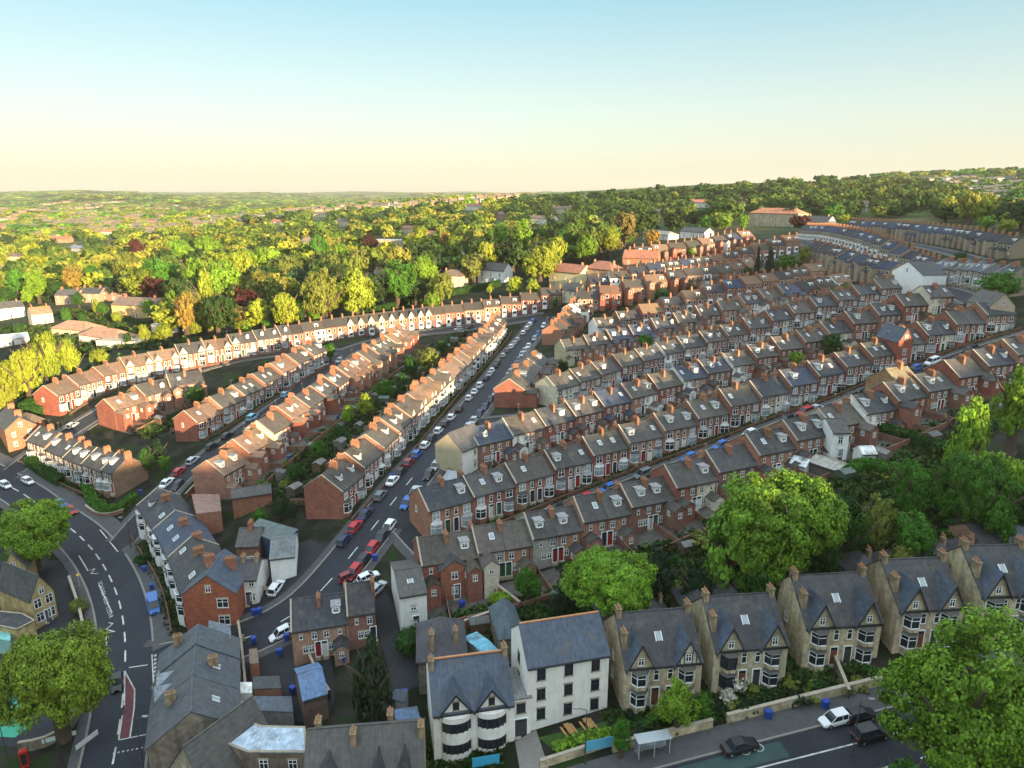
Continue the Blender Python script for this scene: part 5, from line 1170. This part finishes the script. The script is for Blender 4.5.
# tall white house, big brick house and blue-roofed shed
bld('white_house','tall white rendered house with grey roof beside the street foot','house',(399.5,598.5),(426.5,591),6.6,1.5,11,(.66,.66,.62),SLG,'render',nwin=1,wsz=(.9,.8),chims=(),sky=1,sides=())
o,x,y,z,rot,w,d=bld('brick_wing','brick gabled wing with dark roof standing on the lawn','building',(441,573),(468,566),5.6,1.7,8,(.27,.11,.07),SLD,'brick',ax='y',nwin=1,wsz=(1.1,1.2),chims=())
bld('lean_to_workshop','brick workshop with bright blue-slate roof near the brick trio','shed',(303,701),(327,691),4.5,1.6,7,(.14,.10,.08),(.10,.17,.30),'brick',nwin=0,chims=(),door=False)
bld('brick_shed','narrow brick building with grey roof behind the junction row','shed',(232.5,503.5),(271,487.5),3.8,1.0,5,(.26,.12,.08),SLG,'brick',nwin=0,chims=(),door=False)
polyblock('brick_block','flat brick block between the junction row and the side street','building',[(192,497),(219,491),(221,510),(197,519)],4.8,(.27,.13,.09),(.24,.14,.11),'brick')
polyblock('pub_annex','dark grey-green roofed annex with a navy end wall','building',[(248,536),(283,546.5),(297.5,524.5),(259.5,519)],4.3,(.03,.05,.09),(.10,.13,.13),'render')
bld('white_pub','white pub building with low slate roof beside the yard','pub',(270,561.5),(294.5,553.5),4.6,1.6,9,(.70,.70,.68),(.14,.15,.16),'render',nwin=0,chims=(),door=False)
bld('white_cottage','white two-storey cottage with stone-framed windows next to the pub','house',(234,582),(256.5,577),5.2,1.8,7,(.68,.67,.63),(.06,.06,.07),'render',nwin=2,wsz=(.9,1.1),chims=((-.3,0),(.3,0)))
bld('brick_gable_house','big red brick gable end with stacked windows at the street foot','house',(183,599),(234,588.5),7.0,3.4,9,(.30,.10,.06),SLB,'brick',ax='y',nwin=2,skipwin=((0,0),(1,0)),floors=2,fh=3.3,wsz=(1.9,1.7),chims=((-.2,.2),(.25,.1)),door=False)
bld('link_house','small slate-roofed rear house behind the junction row','house',(236,549),(258,543),5,2.,7,(.26,.14,.1),SLG,'brick',nwin=1,chims=((0,0),))
# cream-gabled house by the long street, white-gabled house, beige end house
o,x,y,z,rot,w,d=bld('cream_gable_house','house with blank cream gable and white side wall by the long street','house',(462,452.5),(487,439),6.0,3.2,8,(.66,.65,.60),(.07,.07,.075),'render',nwin=1,chims=(),door=False)
b=MB(); b.add([(-w/2-.05,-d,-3),(-w/2-.05,d,-3),(-w/2-.05,d,6),(-w/2-.05,0,9.2),(-w/2-.05,-d,6)],[(0,1,2,3,4)][::1]); ob('end_wall',b.mesh('end_wall',['render']),o,col=(.42,.36,.24))
polyblock('garage','low garage with pale grey roof below the cream gable','shed',[(441,482),(461,483),(465,473),(448,469)],2.6,(.4,.38,.33),(.30,.33,.36),'render')
bld('white_gable_building','brilliant white blank-gabled building towering over the right-hand rows','building',(892,273),(922.8,272),8.6,4.0,10,(.80,.79,.76),SLD,'render',ax='y',nwin=0,chims=(),door=False)
bld('terrace_end_house','tall beige-gabled house ending the long terrace, right edge','house',(990,309),(1016,303),7.2,3.4,10,(.40,.33,.24),SLG,'render',ax='y',nwin=2,chims=((.3,.2),))
bld('tall_gabled_house','red brick house with tall bargeboarded gable breaking the terrace line','house',(899,343),(913,339),7.6,3.2,8.5,(.27,.09,.06),SLB,'brick',ax='y',nwin=1,chims=())
bld('brown_brick_house','large brown brick house with blank side gable among the rear gardens','house',(901,391),(924,384),6.8,3.4,10,(.27,.17,.09),(.17,.14,.09),'brick',nwin=1,chims=((.1,0),),sides=())
bld('white_dormer_house','white rendered rear house beside the brick outriggers','house',(833,434),(850,431),6.2,1.8,7,(.72,.72,.70),SLG,'render',nwin=1,chims=())
# school group at the left edge
bld('school','honey stone school hall with tall gable windows by the yard','school',(31,601.5),(53,588),6.0,3.8,11,(.40,.31,.15),(.055,.058,.06),'stone',ax='y',nwin=2,wsz=(1.3,1.8),chims=())
bld('school_wing','honey stone school wing with steep roof at the left edge','school',(2,573),(26,566),6.2,3.6,10,(.40,.31,.15),(.10,.10,.10),'stone',ax='y',nwin=2,chims=())
polyblock('school_annex','low stone school annex with black flat roof','school',[(-25,625),(0,627),(17,628.5),(34,618),(22,613),(-25,613)],4.,(.40,.31,.15),(.045,.047,.05),'stone',wins=1,trim=True)
polyblock('canopy','turquoise canopy over the school entrance','canopy',[(-6,640),(10,641),(11,633),(-6,631)],2.8,(.25,.45,.42),(.20,.50,.46),'render')
# left corner house and wing
bld('corner_house','brick corner house with plain gable above the curving road','house',(5,432),(36,423),6.2,3.,16,(.30,.14,.09),SLG,'brick',ax='y',nwin=2,wsz=(.9,1.3),sides=(),chims=((.05,.3),(.05,-.3)),door=False)
bld('corner_wing','lower brick wing with brown hipped roof beside the corner house','house',(30,424),(44,418),5.,2.,7,(.28,.13,.08),(.13,.09,.06),'brick','hip',nwin=1,chims=())
# detached houses in and around the wood: base line pixels, (p,q,ev,rise,depth,wall,roof,kind,label)
RED=(.30,.12,.07); BRN=(.16,.11,.08)
VL=[((478,283),(504,283),7,3.5,9,(.76,.76,.74),SLG,'render','gable','white villa with twin chimneys beyond the top of the long street'),
((440,290),(463,289),7.5,3,9,(.66,.58,.36),BRN,'render','hip','tall cream villa left of the white villa'),
((452,255),(468,255),6,2.5,8,(.70,.62,.36),(.4,.35,.25),'render','flat','cream flat-topped house high in the trees'),
((361,248),(412,246),7,0,12,(.38,.32,.24),(.4,.4,.4),'stone','flat','long flat-roofed school block among the trees'),
((300,251),(334,252),8,5,12,(.30,.24,.17),(.34,.22,.14),'stone','gable','old stone hall with steep roofs in the wood'),
((549,287),(580,289),8,3.5,10,(.62,.54,.32),RED,'render','gable','golden stone villa at the edge of the wood'),
((584,285),(611,286),8,3.5,10,(.40,.28,.18),RED,'stone','hip','square stone villa beside the golden one'),
((622,272),(657,272),7,3.5,10,(.30,.15,.09),RED,'brick','gable','brick gabled villa at the left of the top rows'),
((562,303),(578,303),6,3,8,(.60,.54,.36),SLD,'render','gable','cream gabled outbuilding behind the golden villa'),
((748,226),(797,227),10,4,14,(.40,.33,.24),(.45,.17,.08),'stone','hip','large mansion with bright red tiled roof on the crest'),
((800,232),(826,233),7,4,10,(.62,.60,.55),SLG,'render','gable','pale gabled house at the head of the upper terrace'),
((643,240),(668,240),4,2,8,(.62,.60,.55),(.3,.27,.24),'render','hip','white bungalow behind the highest row'),
((680,238),(704,238),4,2.5,8,(.6,.6,.58),SLG,'render','gable','second bungalow behind the highest row'),
((113,318),(155,318),7,3.5,14,(.55,.38,.18),BRN,'brick','gable','large golden brick hall left of the wood'),
((56,305),(78,304),6,3,9,(.35,.25,.18),SLG,'brick','gable','leftmost slate-roofed house above the bungalows'),
((79,303),(101,302),6,3,9,(.35,.25,.18),SLD,'brick','gable','middle slate-roofed house above the bungalows'),
((102,301),(124,301),6,3,9,(.32,.2,.15),BRN,'brick','gable','right slate-roofed house above the bungalows'),
((-8,322),(26,316),6.5,3,9,(.72,.72,.68),SLG,'render','gable','row-end white house at the left edge'),
((33,326),(54,322),6,3,9,(.60,.5,.4),(.34,.17,.1),'brick','gable','white and brick house beside the lane at left'),
((52,335),(86,337),3.5,3.5,12,(.55,.45,.3),(.36,.2,.12),'render','hip','orange-roofed bungalow with hipped roof'),
((80,343),(116,345),3.5,3.5,12,(.70,.66,.58),(.36,.19,.11),'render','hip','second orange-roofed bungalow with white walls'),
((-10,350),(30,342),3.5,1.5,12,(.6,.6,.6),(.34,.38,.42),'render','gable','blue-grey roofed shed at the left edge'),
((97,349),(141,345),2.6,0,6,(.60,.56,.45),(.42,.33,.24),'render','flat','long row of lock-up garages under the wood'),
((152,334),(183,332),4,0,10,(.55,.50,.38),(.45,.40,.32),'render','flat','flat-roofed pavilion beyond the hedge'),
((219,326),(243,324),6,1,8,(.62,.58,.48),(.12,.12,.13),'render','flat','pale flat-roofed house among the yellow trees'),
((360,275),(376,274),6,3,8,(.6,.55,.45),BRN,'render','gable','house with pale gable left of the copper tree'),
((376,286),(388,284),6,3,8,(.65,.62,.55),BRN,'render','gable','white gabled house below the copper tree'),
((390,257),(408,258),6,3,8,(.6,.52,.4),RED,'render','gable','house with pale gable right of the copper tree'),
((176,265),(192,264),6,3,8,(.3,.22,.15),BRN,'brick','gable','chimneyed brick house deep in the wood'),
((36,268),(66,266),6,3,10,(.3,.2,.15),BRN,'brick','gable','brown-roofed house deep in the left wood'),
((70,252),(88,252),5,3,8,(.4,.4,.4),(.16,.2,.26),'brick','gable','blue-roofed house deep in the left wood')]
_fr=frame
random.seed(44)
for n,(a,b) in enumerate(sorted(WH)):
    wcn,wc=random.choice((('brick',(.30,.18,.12)),('cream',(.55,.48,.34)),('white',(.66,.64,.58)))); rn,rc=random.choice((('red-brown',RED),('grey',SLG),('brown',BRN))); sz=zdist(*unp(a,b))/F; wd=max(5.5,15/max(sz,1)) 
    VL.append(((a-wd,b),(a+wd,b+random.uniform(-1,1)),6.5,3.4,9,wc,rc,'brick' if wcn=='brick' else 'render','gable' if n%3 else 'hip',f'{wcn} house with {rn} roof, {ordn(n+1)} from left of the roofs scattered in the wood'))
for p,q,ev,ri,dp,wc,rc,wm_,rf,lab in VL:
    frame=lambda p_,q_,h,depth,over=0.:_fr(p_,q_,0,depth)
    bld('detached_house',lab,'house',p,q,ev,ri,dp,wc,rc,wm_,rf,nwin=3,floors=2 if ev>5 else 1,chims=((-.35,0),(.35,0)) if rf!='flat' and ev>4 else ())
frame=_fr
# ------------------------------------------------------------------ walls, sheds and street things
def pwall(P,h,t,label,col,m='brick',cap=True,name='garden_wall',group=None):
    X=resample([unp(*p)[:2] for p in P],2.); o=thing(name,label,'wall',(0,0,0),0,group,me=strip(X,-t/2,t/2,h,1,None,h+.6).mesh(name,[m,m]),col=col)
    if cap: ob('coping',strip(X,-t/2-.06,t/2+.06,h+.12,1,None,.115).mesh('coping',['stone_trim','stone_trim']),o)
    return o
pwall([(409,652),(440,643),(500,621)],2.4,.3,'tall red brick wall below the lawn of the big brick house',(.27,.10,.065))
pwall([(497,594),(514,606),(520,612)],1.8,.3,'short brick wall at the top end of the lawn',(.25,.11,.07))
pwall([(612,752),(660,741),(712,728)],1.3,.35,'sooty stone boundary wall behind the bus shelter',STONE,'stone')
pwall([(726,724),(790,708),(850,693),(880,686)],1.4,.35,'sooty stone boundary wall below the second and third stone pairs',STONE,'stone')
pwall([(540,768),(575,757),(608,746)],1.1,.35,'low stone wall under the lime green hedge',STONE,'stone')
pwall([(124,512),(112,519),(95,516),(86,508)],.8,.3,'low curved brick wall around the hedge at the junction',(.24,.12,.09))
pwall([(70,583),(80,612),(86,640),(88,668),(84,705),(73,733),(52,750),(20,752)],1.6,.35,'curving stone wall around the school yard',(.20,.17,.13),'stone')
pwall([(239,630),(243,655),(247,700)],1.8,.25,'brick yard wall right of the corner buildings',(.24,.12,.08))
pwall([(300,640),(316,678),(330,700)],1.6,.25,'brick wall along the lane by the brick trio',(.2,.13,.1))
pwall([(222,462),(205,480),(186,500)],1.5,.25,'brick wall along the side street opposite the parked cars',(.25,.13,.09))
pwall([(905,585),(880,555),(870,540)],1.6,.3,'old stone wall climbing between the long gardens',(.2,.17,.13),'stone')
pwall([(848,700),(838,676),(828,650)],1.5,.3,'stone wall between the second and third stone pairs',(.2,.17,.13),'stone')
pwall([(990,520),(1005,505),(1024,497)],1.8,.3,'dark boundary wall beside the white garage, right edge',(.12,.10,.08),'brick')
for (p,q,ev,ri,dp,wc,rc,lab,nm) in [((979,545.5),(1003,538),3.0,1.8,6,(.28,.17,.11),SLD,'brick coach house with slate roof in the long gardens','coach_house'),((994,521),(1012,514),2.6,.2,6,(.6,.6,.58),(.38,.37,.34),'white flat-roofed garage with blue door, right edge','garage'),((1008,540),(1030,548),2.6,1.6,6,(.5,.55,.56),(.12,.15,.17),'pale boarded shed at the right edge','shed'),((808,462),(838,470),2.3,.8,5,(.12,.10,.08),(.32,.31,.27),'open timber shed beneath the white rear house','shed'),((862,455),(877,452),2.2,.9,3,(.68,.68,.66),(.7,.7,.68),'small white garden summerhouse','summerhouse'),((790,463),(806,466),2.2,1.,3,(.6,.62,.62),(.6,.62,.64),'white domed greenhouse beneath the rear houses','greenhouse'),((838,615),(850,611),2.4,.6,4,(.35,.36,.35),(.45,.6,.65),'glass lean-to between the stone pairs','greenhouse'),((487,660),(500,652),3,.3,6,(.3,.3,.3),(.16,.42,.55),'shed with pale blue roof behind the bow-fronted house','shed')]:
    bld(nm,lab,'shed',p,q,ev,ri,dp,wc,rc,'render' if wc[0]>.3 else 'brick','gable',nwin=1 if ev>2.5 else 0,floors=1,wsz=(.8,.9),chims=(),door=ev>2.9)
bld('hipped_wing','slate hipped rear building behind the bow-fronted house','building',(418,664),(466,655),5.2,3.4,9,(.18,.15,.12),(.065,.062,.07),'stone','hip',nwin=0,chims=((-.2,-.35),(.3,-.3)),door=False)
bld('hipped_wing','small slate hipped building behind the white link','building',(500,640),(524,634),4.6,2.8,8,(.18,.15,.12),(.08,.11,.13),'stone','hip',nwin=0,chims=(),door=False)
def lamp(px,py,h,label,dirx=1,head='metal'):
    q=unp(px,py); o=thing('street_lamp',label,'street lamp',(q[0],q[1],q[2]),0,'street lamps'); b=MB(); b.cyl(0,0,0,1.2,.11,.10,8); b.cyl(0,0,1.2,h,.07,.05,8); b.tube((0,0,h-.05),(dirx*1.,0,h+.25),.045,.04,6)
    ob('pole',b.mesh('pole',['metal']),o,col=(.07,.07,.075)); c=MB(); c.box(min(dirx*.9,dirx*1.6),max(dirx*.9,dirx*1.6),-.13,.13,h+.2,h+.34,0); c.box(min(dirx*1.,dirx*1.5),max(dirx*1.,dirx*1.5),-.1,.1,h+.16,h+.2,1); ob('lamp_head',c.mesh('lamp_head',['metal','lamp_glass']),o,col=(.3,.3,.3))
lamp(144,768,8,'tall lamp post beside the stop line at the lower left'); lamp(11,775,8,'tall lamp post at the bottom left corner'); lamp(585,765,8,'dark lamp post before the picnic tables',-1); lamp(852,758,8,'lamp post in front of the black cars'); lamp(131,548,7,'lamp post at the corner of the junction',-1); lamp(392,480,7,'lamp post on the left kerb of the long street'); lamp(86,338,7,'pale lamp post near the lane at far left')
# bus shelter
q=unp(662,760); i_,Nn,T=nearest(WK,unp(664,758)[:2]); a=math.atan2(T[1],T[0]); c0=WK[i_]-Nn*2.2
o=thing('bus_shelter','glass bus shelter with grey frame on the pavement','bus shelter',(c0[0],c0[1],hs(*c0)+.19),a); b=MB()
for x_ in (-2,0,2):
    for y_ in (-.65,.65): b.box(x_-.05,x_+.05,y_-.05,y_+.05,0,2.4)
for z_ in (.15,2.3): b.box(-2.05,2.05,.6,.7,z_,z_+.1)
b.box(-2.1,2.1,-.7,-.62,2.3,2.42); ob('frame',b.mesh('frame',['metal']),o,col=(.45,.46,.47)); b=MB(); b.box(-2.2,2.2,-.85,.8,2.42,2.5); ob('roof',b.mesh('roof',['metal']),o,col=(.38,.42,.45))
b=MB(); b.box(-1.95,1.95,.62,.64,.3,2.25); b.box(-2.02,-1.98,-.3,.6,.3,2.25); ob('glass_panel',b.mesh('glass_panel',['glass_pale']),o); b=MB(); b.box(-1.5,1.5,.2,.5,.45,.52); b.box(-1.2,-1.1,.3,.4,0,.45); b.box(1.1,1.2,.3,.4,0,.45); ob('bench',b.mesh('bench',['metal']),o,col=(.3,.3,.3))
# picnic tables
for px,py,lab in ((569,733.5,'left wooden picnic table on the lawn by the white building'),(588,728,'right wooden picnic table on the lawn by the white building')):
    q=unp(px,py); o=thing('picnic_table',lab,'picnic table',(q[0],q[1],q[2]+.08),R(115),'picnic tables')
    b=MB(); 
    for k in range(5): b.box(-.95,.95,-.38+.155*k,-.25+.155*k,.72,.76)
    ob('table_top',b.mesh('table_top',['wood']),o,col=(.42,.24,.10))
    for s in (-1,1):
        b=MB(); b.box(-.95,.95,s*.75-.13,s*.75+.13,.43,.47); ob('bench_seat',b.mesh('bench_seat',['wood']),o,col=(.42,.24,.10)); b=MB(); b.tube((s*.7,-.75,0),(s*.7,-.25,.72),.04,.04,4); b.tube((s*.7,.75,0),(s*.7,.25,.72),.04,.04,4); b.tube((s*.7,-.8,.4),(s*.7,.8,.4),.04,.04,4); ob('leg',b.mesh('leg',['wood']),o,col=(.35,.2,.09))
# banner boards (plain)
def board(px,py,w,h,z,rot,col,label,name='banner',cat='banner',mt='paint'):
    q=unp(px,py); o=thing(name,label,cat,(q[0],q[1],q[2]),rot); b=MB(); b.box(-w/2,w/2,-.03,.03,z,z+h); ob('panel',b.mesh('panel',[mt]),o,col=col)
    for s in (-1,1): b=MB(); b.box(s*w/2-.05,s*w/2+.05,.03,.1,-.2,z+h); ob('post',b.mesh('post',['metal']),o,col=(.15,.15,.15))
    return o
board(600,752,4.0,1.5,.5,R(15),(.12,.42,.58),'pale blue banner above the lime green hedge')
board(486,768,3.4,1.4,.4,R(12),(.05,.35,.55),'blue banner in the garden of the bow-fronted house')
board(60,742,4.2,.7,.5,R(25),(.55,.65,.62),'pale banner on the school yard wall'); board(88,745,3.4,.8,.5,R(68),(.6,.6,.58),'long pale board beside the kerb at lower left')
# phone box, signals, bins, sundry
q=unp(26,766); o=thing('phone_box','red telephone box with domed top at the bottom left','phone box',(q[0],q[1],q[2]+.1),R(30)); b=MB(); 
b.box(-.45,.45,-.45,.45,0,.35)
for x_ in (-.4,.4):
    for y_ in (-.4,.4): b.box(x_-.06,x_+.06,y_-.06,y_+.06,.35,2.2)
b.box(-.46,.46,-.46,.46,2.2,2.45); b.hip(-.46,.46,-.46,.46,2.5,2.65); ob('frame',b.mesh('frame',['paint']),o,col=(.45,.015,.012)); b=MB(); b.box(-.38,.38,-.38,.38,.35,2.2); ob('glass_panel',b.mesh('glass_panel',['glass']),o)
def signal(px,py,label):
    q=unp(px,py); o=thing('traffic_light',label,'traffic light',(q[0],q[1],q[2]+.1),R(160),'traffic lights'); b=MB(); b.cyl(0,0,0,3.2,.07,.06,8); ob('pole',b.mesh('pole',['dark']),o); b=MB(); b.box(-.25,.25,-.1,.1,2.3,3.5); ob('backboard',b.mesh('backboard',['dark']),o)
    for k in range(3): b=MB(); b.tube((0,-.1,2.6+.32*k),(0,-.22,2.6+.32*k),.11,.12,8); ob('lens_hood',b.mesh('lens_hood',['dark']),o)
signal(62,764,'black traffic light on the pavement near the red phone box'); signal(152,735,'black traffic light at the stop line, upper one'); signal(149,760,'black traffic light below the stop line')
q=unp(80,588); o=thing('beacon','yellow globe beacon on a post beside the school kerb','beacon',(q[0],q[1],q[2]+.1)); b=MB(); b.cyl(0,0,0,2.6,.05,.05,8); ob('pole',b.mesh('pole',['metal']),o,col=(.6,.6,.6)); b=MB()
for k in range(6): z0,z1=2.55+.1*k,2.65+.1*k; r0=.3*math.sin(math.pi*k/6)+.001; r1=.3*math.sin(math.pi*(k+1)/6)+.001; b.cyl(0,0,z0,z1,r0,r1,10)
ob('globe',b.mesh('globe',['paint']),o,col=(.75,.5,.03))
def binmesh():
    b=MB(); v=[(-.24,-.3,.08),(.24,-.3,.08),(.24,.25,.08),(-.24,.25,.08),(-.3,-.38,1.0),(.3,-.38,1.0),(.3,.34,1.0),(-.3,.34,1.0)]; b.add(v,[(3,2,1,0),(4,5,6,7),(0,1,5,4),(1,2,6,5),(2,3,7,6),(3,0,4,7)]); l=MB(); l.box(-.33,.33,-.42,.36,1.0,1.09); l.tube((-.3,.4,.98),(.3,.4,.98),.03,.03,5)
    w=MB(); 
    for s in (-1,1): w.tube((s*.3,.28,.1),(s*.24,.28,.1),.1,.1,8)
    return b.mesh('bin_body',['paint']),l.mesh('lid',['paint']),w.mesh('wheels',['tyre'])
BB,BL,BWH=binmesh()
def bin_(px,py,label,col=(.02,.06,.30),k=1.0):
    q=unp(px,py); o=thing('wheelie_bin',label,'wheelie bin',(q[0],q[1],q[2]+.06),random.uniform(0,6.28),'wheelie bins',(k,k,k)); ob('bin_body',BB,o,col=col); ob('lid',BL,o,col=col); ob('wheels',BWH,o)
for n,(px,py,lab) in enumerate([(254.5,616,'left blue bin of the pair below the white cottage'),(259.5,615,'right blue bin of the pair below the white cottage'),(254,644,'blue bin at the kerb above the walled yard'),(287,641,'blue bin behind the white car at street foot'),(344,663,'blue bin below the brick trio'),(462,608,'blue bin behind the brick wing'),(768,719,'blue bin on pavement left of third stone pair'),(825,709,'blue bin on pavement above the white hatchback'),(392,479,'blue bin by the kerb beside the white saloon'),(76,484,'left blue bin by the long hedge'),(82,487,'right blue bin by the long hedge'),(145,572,'blue bin on the forecourt, upper'),(152,590,'blue bin on the forecourt, lower'),(405,698,'blue bin beside the blue-roofed lane shed'),(346,655,'blue bin against the dark conifer'),(375,561,'blue bin by the red hatchback at street foot'),(141,495,'navy bin at the curved bay corner'),(280,656,'blue bin inside the walled yard'),(293,694,'blue bin in the alley end, walled yard')]): bin_(px,py,lab,k=1.15)
q=unp(266,596); board(266,598,1.2,.8,1.6,R(-20),(.35,.27,.2),'small timber pub sign in the yard','pub_sign','sign')
q=unp(245,640); board(243,642,.5,1.2,.2,R(10),(.55,.48,.3),'pale stone pillar sign at the yard entrance','gate_pillar','pillar','stone')

lateb()

for P,h,wc,rc,lab,nm in (([(208,640),(232,641),(231,660),(207,657)],5.4,(.28,.22,.16),(.09,.10,.115),'slate-grey rear wing of the corner buildings with pale parapet','rear_building'),
 ([(209,622),(230,624),(231,639),(208,638)],5.6,(.28,.22,.16),(.13,.15,.18),'pale slate rear wing nearest the street foot','rear_building'),
 ([(234,684),(252,682),(252,693),(234,696)],3.4,(.62,.62,.58),(.66,.66,.62),'upper cream flat roof in the walled yard','outbuilding'),
 ([(233,703),(252,701),(252,710),(233,713)],3.4,(.62,.62,.58),(.66,.66,.62),'lower cream flat roof in the walled yard','outbuilding'),
 ([(253,679),(279,675),(281,688),(254,692)],2.8,(.25,.12,.08),(.05,.055,.06),'black flat roof beside the cream yard roofs','outbuilding'),
 ([(252,699),(291,695),(293,711),(252,714)],2.6,(.2,.2,.2),(.085,.10,.13),'long blue-grey flat roof in the walled yard','outbuilding'),
 ([(249,650),(257,648),(259,664),(250,666)],2.6,(.3,.13,.08),(.20,.13,.10),'small brick outhouse inside the walled yard','outbuilding'),
 ([(394,712),(417,706),(421,722),(398,730)],3.0,(.3,.3,.32),(.10,.16,.26),'blue lean-to roof left of the bow-fronted house','outbuilding'),
 ([(388,700),(396,690),(408,690),(404,704)],2.6,(.3,.3,.32),(.06,.07,.10),'dark lean-to roof in the lane','outbuilding')):
    polyblock(nm,lab,'outbuilding',P,h,wc,rc,'render' if wc[1]>.2 else 'brick',.2,trim=False)
o=thing('garden_chair','white garden chair on the shaded lawn, long gardens','chair',(*unp(910,563)[:2],unp(910,563)[2]+.05),1.,'white garden chairs'); 
def chairm():
    a=MB(); a.box(-.3,.3,-.3,.3,.4,.45); b=MB(); b.box(-.3,.3,.26,.32,.45,.95); c=MB(); c.box(-.03,.03,-.03,.03,0,.4); return a.mesh('seat',['paint']),b.mesh('backrest',['paint']),c.mesh('leg',['paint'])
CA,CB,CL=chairm()
def chair(o):
    ob('seat',CA,o,col=WHITE); ob('backrest',CB,o,col=WHITE)
    for a in (-.26,.26):
        for b_ in (-.26,.26): ob('leg',CL,o,(a,b_,0),col=WHITE)
chair(o); q=unp(924,567); o=thing('garden_chair','white garden chair, right of the other on the shaded lawn','chair',(q[0],q[1],q[2]+.05),2.4,'white garden chairs'); chair(o)
patch('lawn',[(890,556),(935,560),(930,580),(885,575)],.07,'grass'); patch('lawn',[(880,450),(905,448),(925,470),(895,478)],.07,'grass'); patch('lawn',[(925,440),(950,445),(960,462),(935,462)],.07,'grass')
for n,(px,py) in enumerate([(866,470),(878,474),(887,478)]):
    q=unp(px,py); o=thing('planter',f'yellow-topped raised planter, {ordn(n+1)} from left in the far garden','planter',(q[0],q[1],q[2]),.5,'yellow planters'); b=MB(); b.box(-1.2,1.2,-.6,.6,-.3,.5); ob('box',b.mesh('box',['wood']),o,col=(.25,.18,.1)); b=MB(); b.box(-1.25,1.25,-.65,.65,.5,.56); ob('cover',b.mesh('cover',['paint']),o,col=(.6,.5,.04))
# ------------------------------------------------------------------ labels of the trees that share a stand
def ppos(o): 
    l=o.location; zd=zdist(l[0],l[1],l[2]); return 512+F*l[0]/zd
SH=dict(far='distant',mid='')
byg={}
for o,x,y,wr in TREES:
    if not o.get('label'):
        c=[ch for ch in o.children if ch.name.startswith('crown')][0].color
        nm=min(TN,key=lambda k:sum((k[i]-c[i])**2 for i in range(3))); byg.setdefault((o['group'],TN[nm]),[]).append(o)
for (g,cn),L in byg.items():
    L.sort(key=ppos)
    for n,o in enumerate(L):
        kd='shrub' if o.name.startswith('garden_shrub') else 'tree'
        o['label']=f"{cn} {kd}, {ordn(n+1)} of its colour from left, {g}" if len(L)>1 else f"only {cn} {kd} among {g}"
# ------------------------------------------------------------------ haze, sky, sun, camera
def haze():
    b=MB(); b.box(-7400,7900,-1400,9400,-60,230); m=bpy.data.materials.new('haze'); m.use_nodes=True; nt=m.node_tree; nt.nodes.clear()
    v=nt.nodes.new('ShaderNodeVolumePrincipled'); v.inputs['Color'].default_value=(1.,.97,.84,1); v.inputs['Density'].default_value=HAZE; v.inputs['Anisotropy'].default_value=.2
    o=nt.nodes.new('ShaderNodeOutputMaterial'); nt.links.new(v.outputs[0],o.inputs['Volume']); MATS['haze']=m
    tag(ob('haze',b.mesh('haze',['haze'])),kind='stuff')
HAZE=.00005
if HAZE: haze()
w=bpy.data.worlds.new('World'); S.world=w; w.use_nodes=True; nt=w.node_tree; N=nt.nodes; L=nt.links
sky=N.new('ShaderNodeTexSky'); sky.sky_type='NISHITA'; sky.sun_disc=False; sky.sun_elevation=SUN_EL; sky.sun_rotation=math.atan2(TS[0],TS[1]); sky.altitude=100; sky.air_density=1.; sky.dust_density=1.5; sky.ozone_density=1.
bg=N['Background']; bg.inputs[1].default_value=.13
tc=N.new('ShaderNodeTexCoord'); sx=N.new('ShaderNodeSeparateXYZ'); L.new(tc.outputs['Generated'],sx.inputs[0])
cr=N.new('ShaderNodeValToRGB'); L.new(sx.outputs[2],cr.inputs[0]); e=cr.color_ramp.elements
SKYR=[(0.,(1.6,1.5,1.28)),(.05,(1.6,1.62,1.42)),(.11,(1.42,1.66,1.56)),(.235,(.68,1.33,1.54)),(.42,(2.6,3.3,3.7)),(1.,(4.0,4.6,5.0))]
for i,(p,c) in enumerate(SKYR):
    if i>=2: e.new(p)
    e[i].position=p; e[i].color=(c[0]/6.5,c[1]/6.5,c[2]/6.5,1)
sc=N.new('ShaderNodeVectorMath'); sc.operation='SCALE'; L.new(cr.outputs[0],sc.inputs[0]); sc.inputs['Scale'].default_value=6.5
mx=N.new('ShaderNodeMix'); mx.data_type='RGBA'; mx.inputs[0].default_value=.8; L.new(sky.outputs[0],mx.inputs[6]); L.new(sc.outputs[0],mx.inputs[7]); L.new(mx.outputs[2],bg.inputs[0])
sl=bpy.data.lights.new('sun','SUN'); sl.energy=5.; sl.angle=R(.5); sl.color=(1,.74,.42); so=bpy.data.objects.new('sun',sl); COL.objects.link(so)
from mathutils import Vector
dv=Vector((TS[0]*math.cos(SUN_EL),TS[1]*math.cos(SUN_EL),math.sin(SUN_EL))); so.rotation_euler=dv.to_track_quat('Z','Y').to_euler(); so.location=(0,0,300)
cam=bpy.data.cameras.new('camera'); co=bpy.data.objects.new('camera',cam); COL.objects.link(co); S.camera=co; co.location=(0,0,H); co.rotation_euler=(R(90)-PIT,0,0)
cam.sensor_width=36; cam.lens=F/1024*36; cam.clip_end=30000; cam.clip_start=1.
S.view_settings.view_transform='Standard'; S.view_settings.look='None'; S.view_settings.gamma=1; S.view_settings.exposure=1.8
S.cycles.volume_bounces=0; S.cycles.max_bounces=6; S.cycles.diffuse_bounces=3
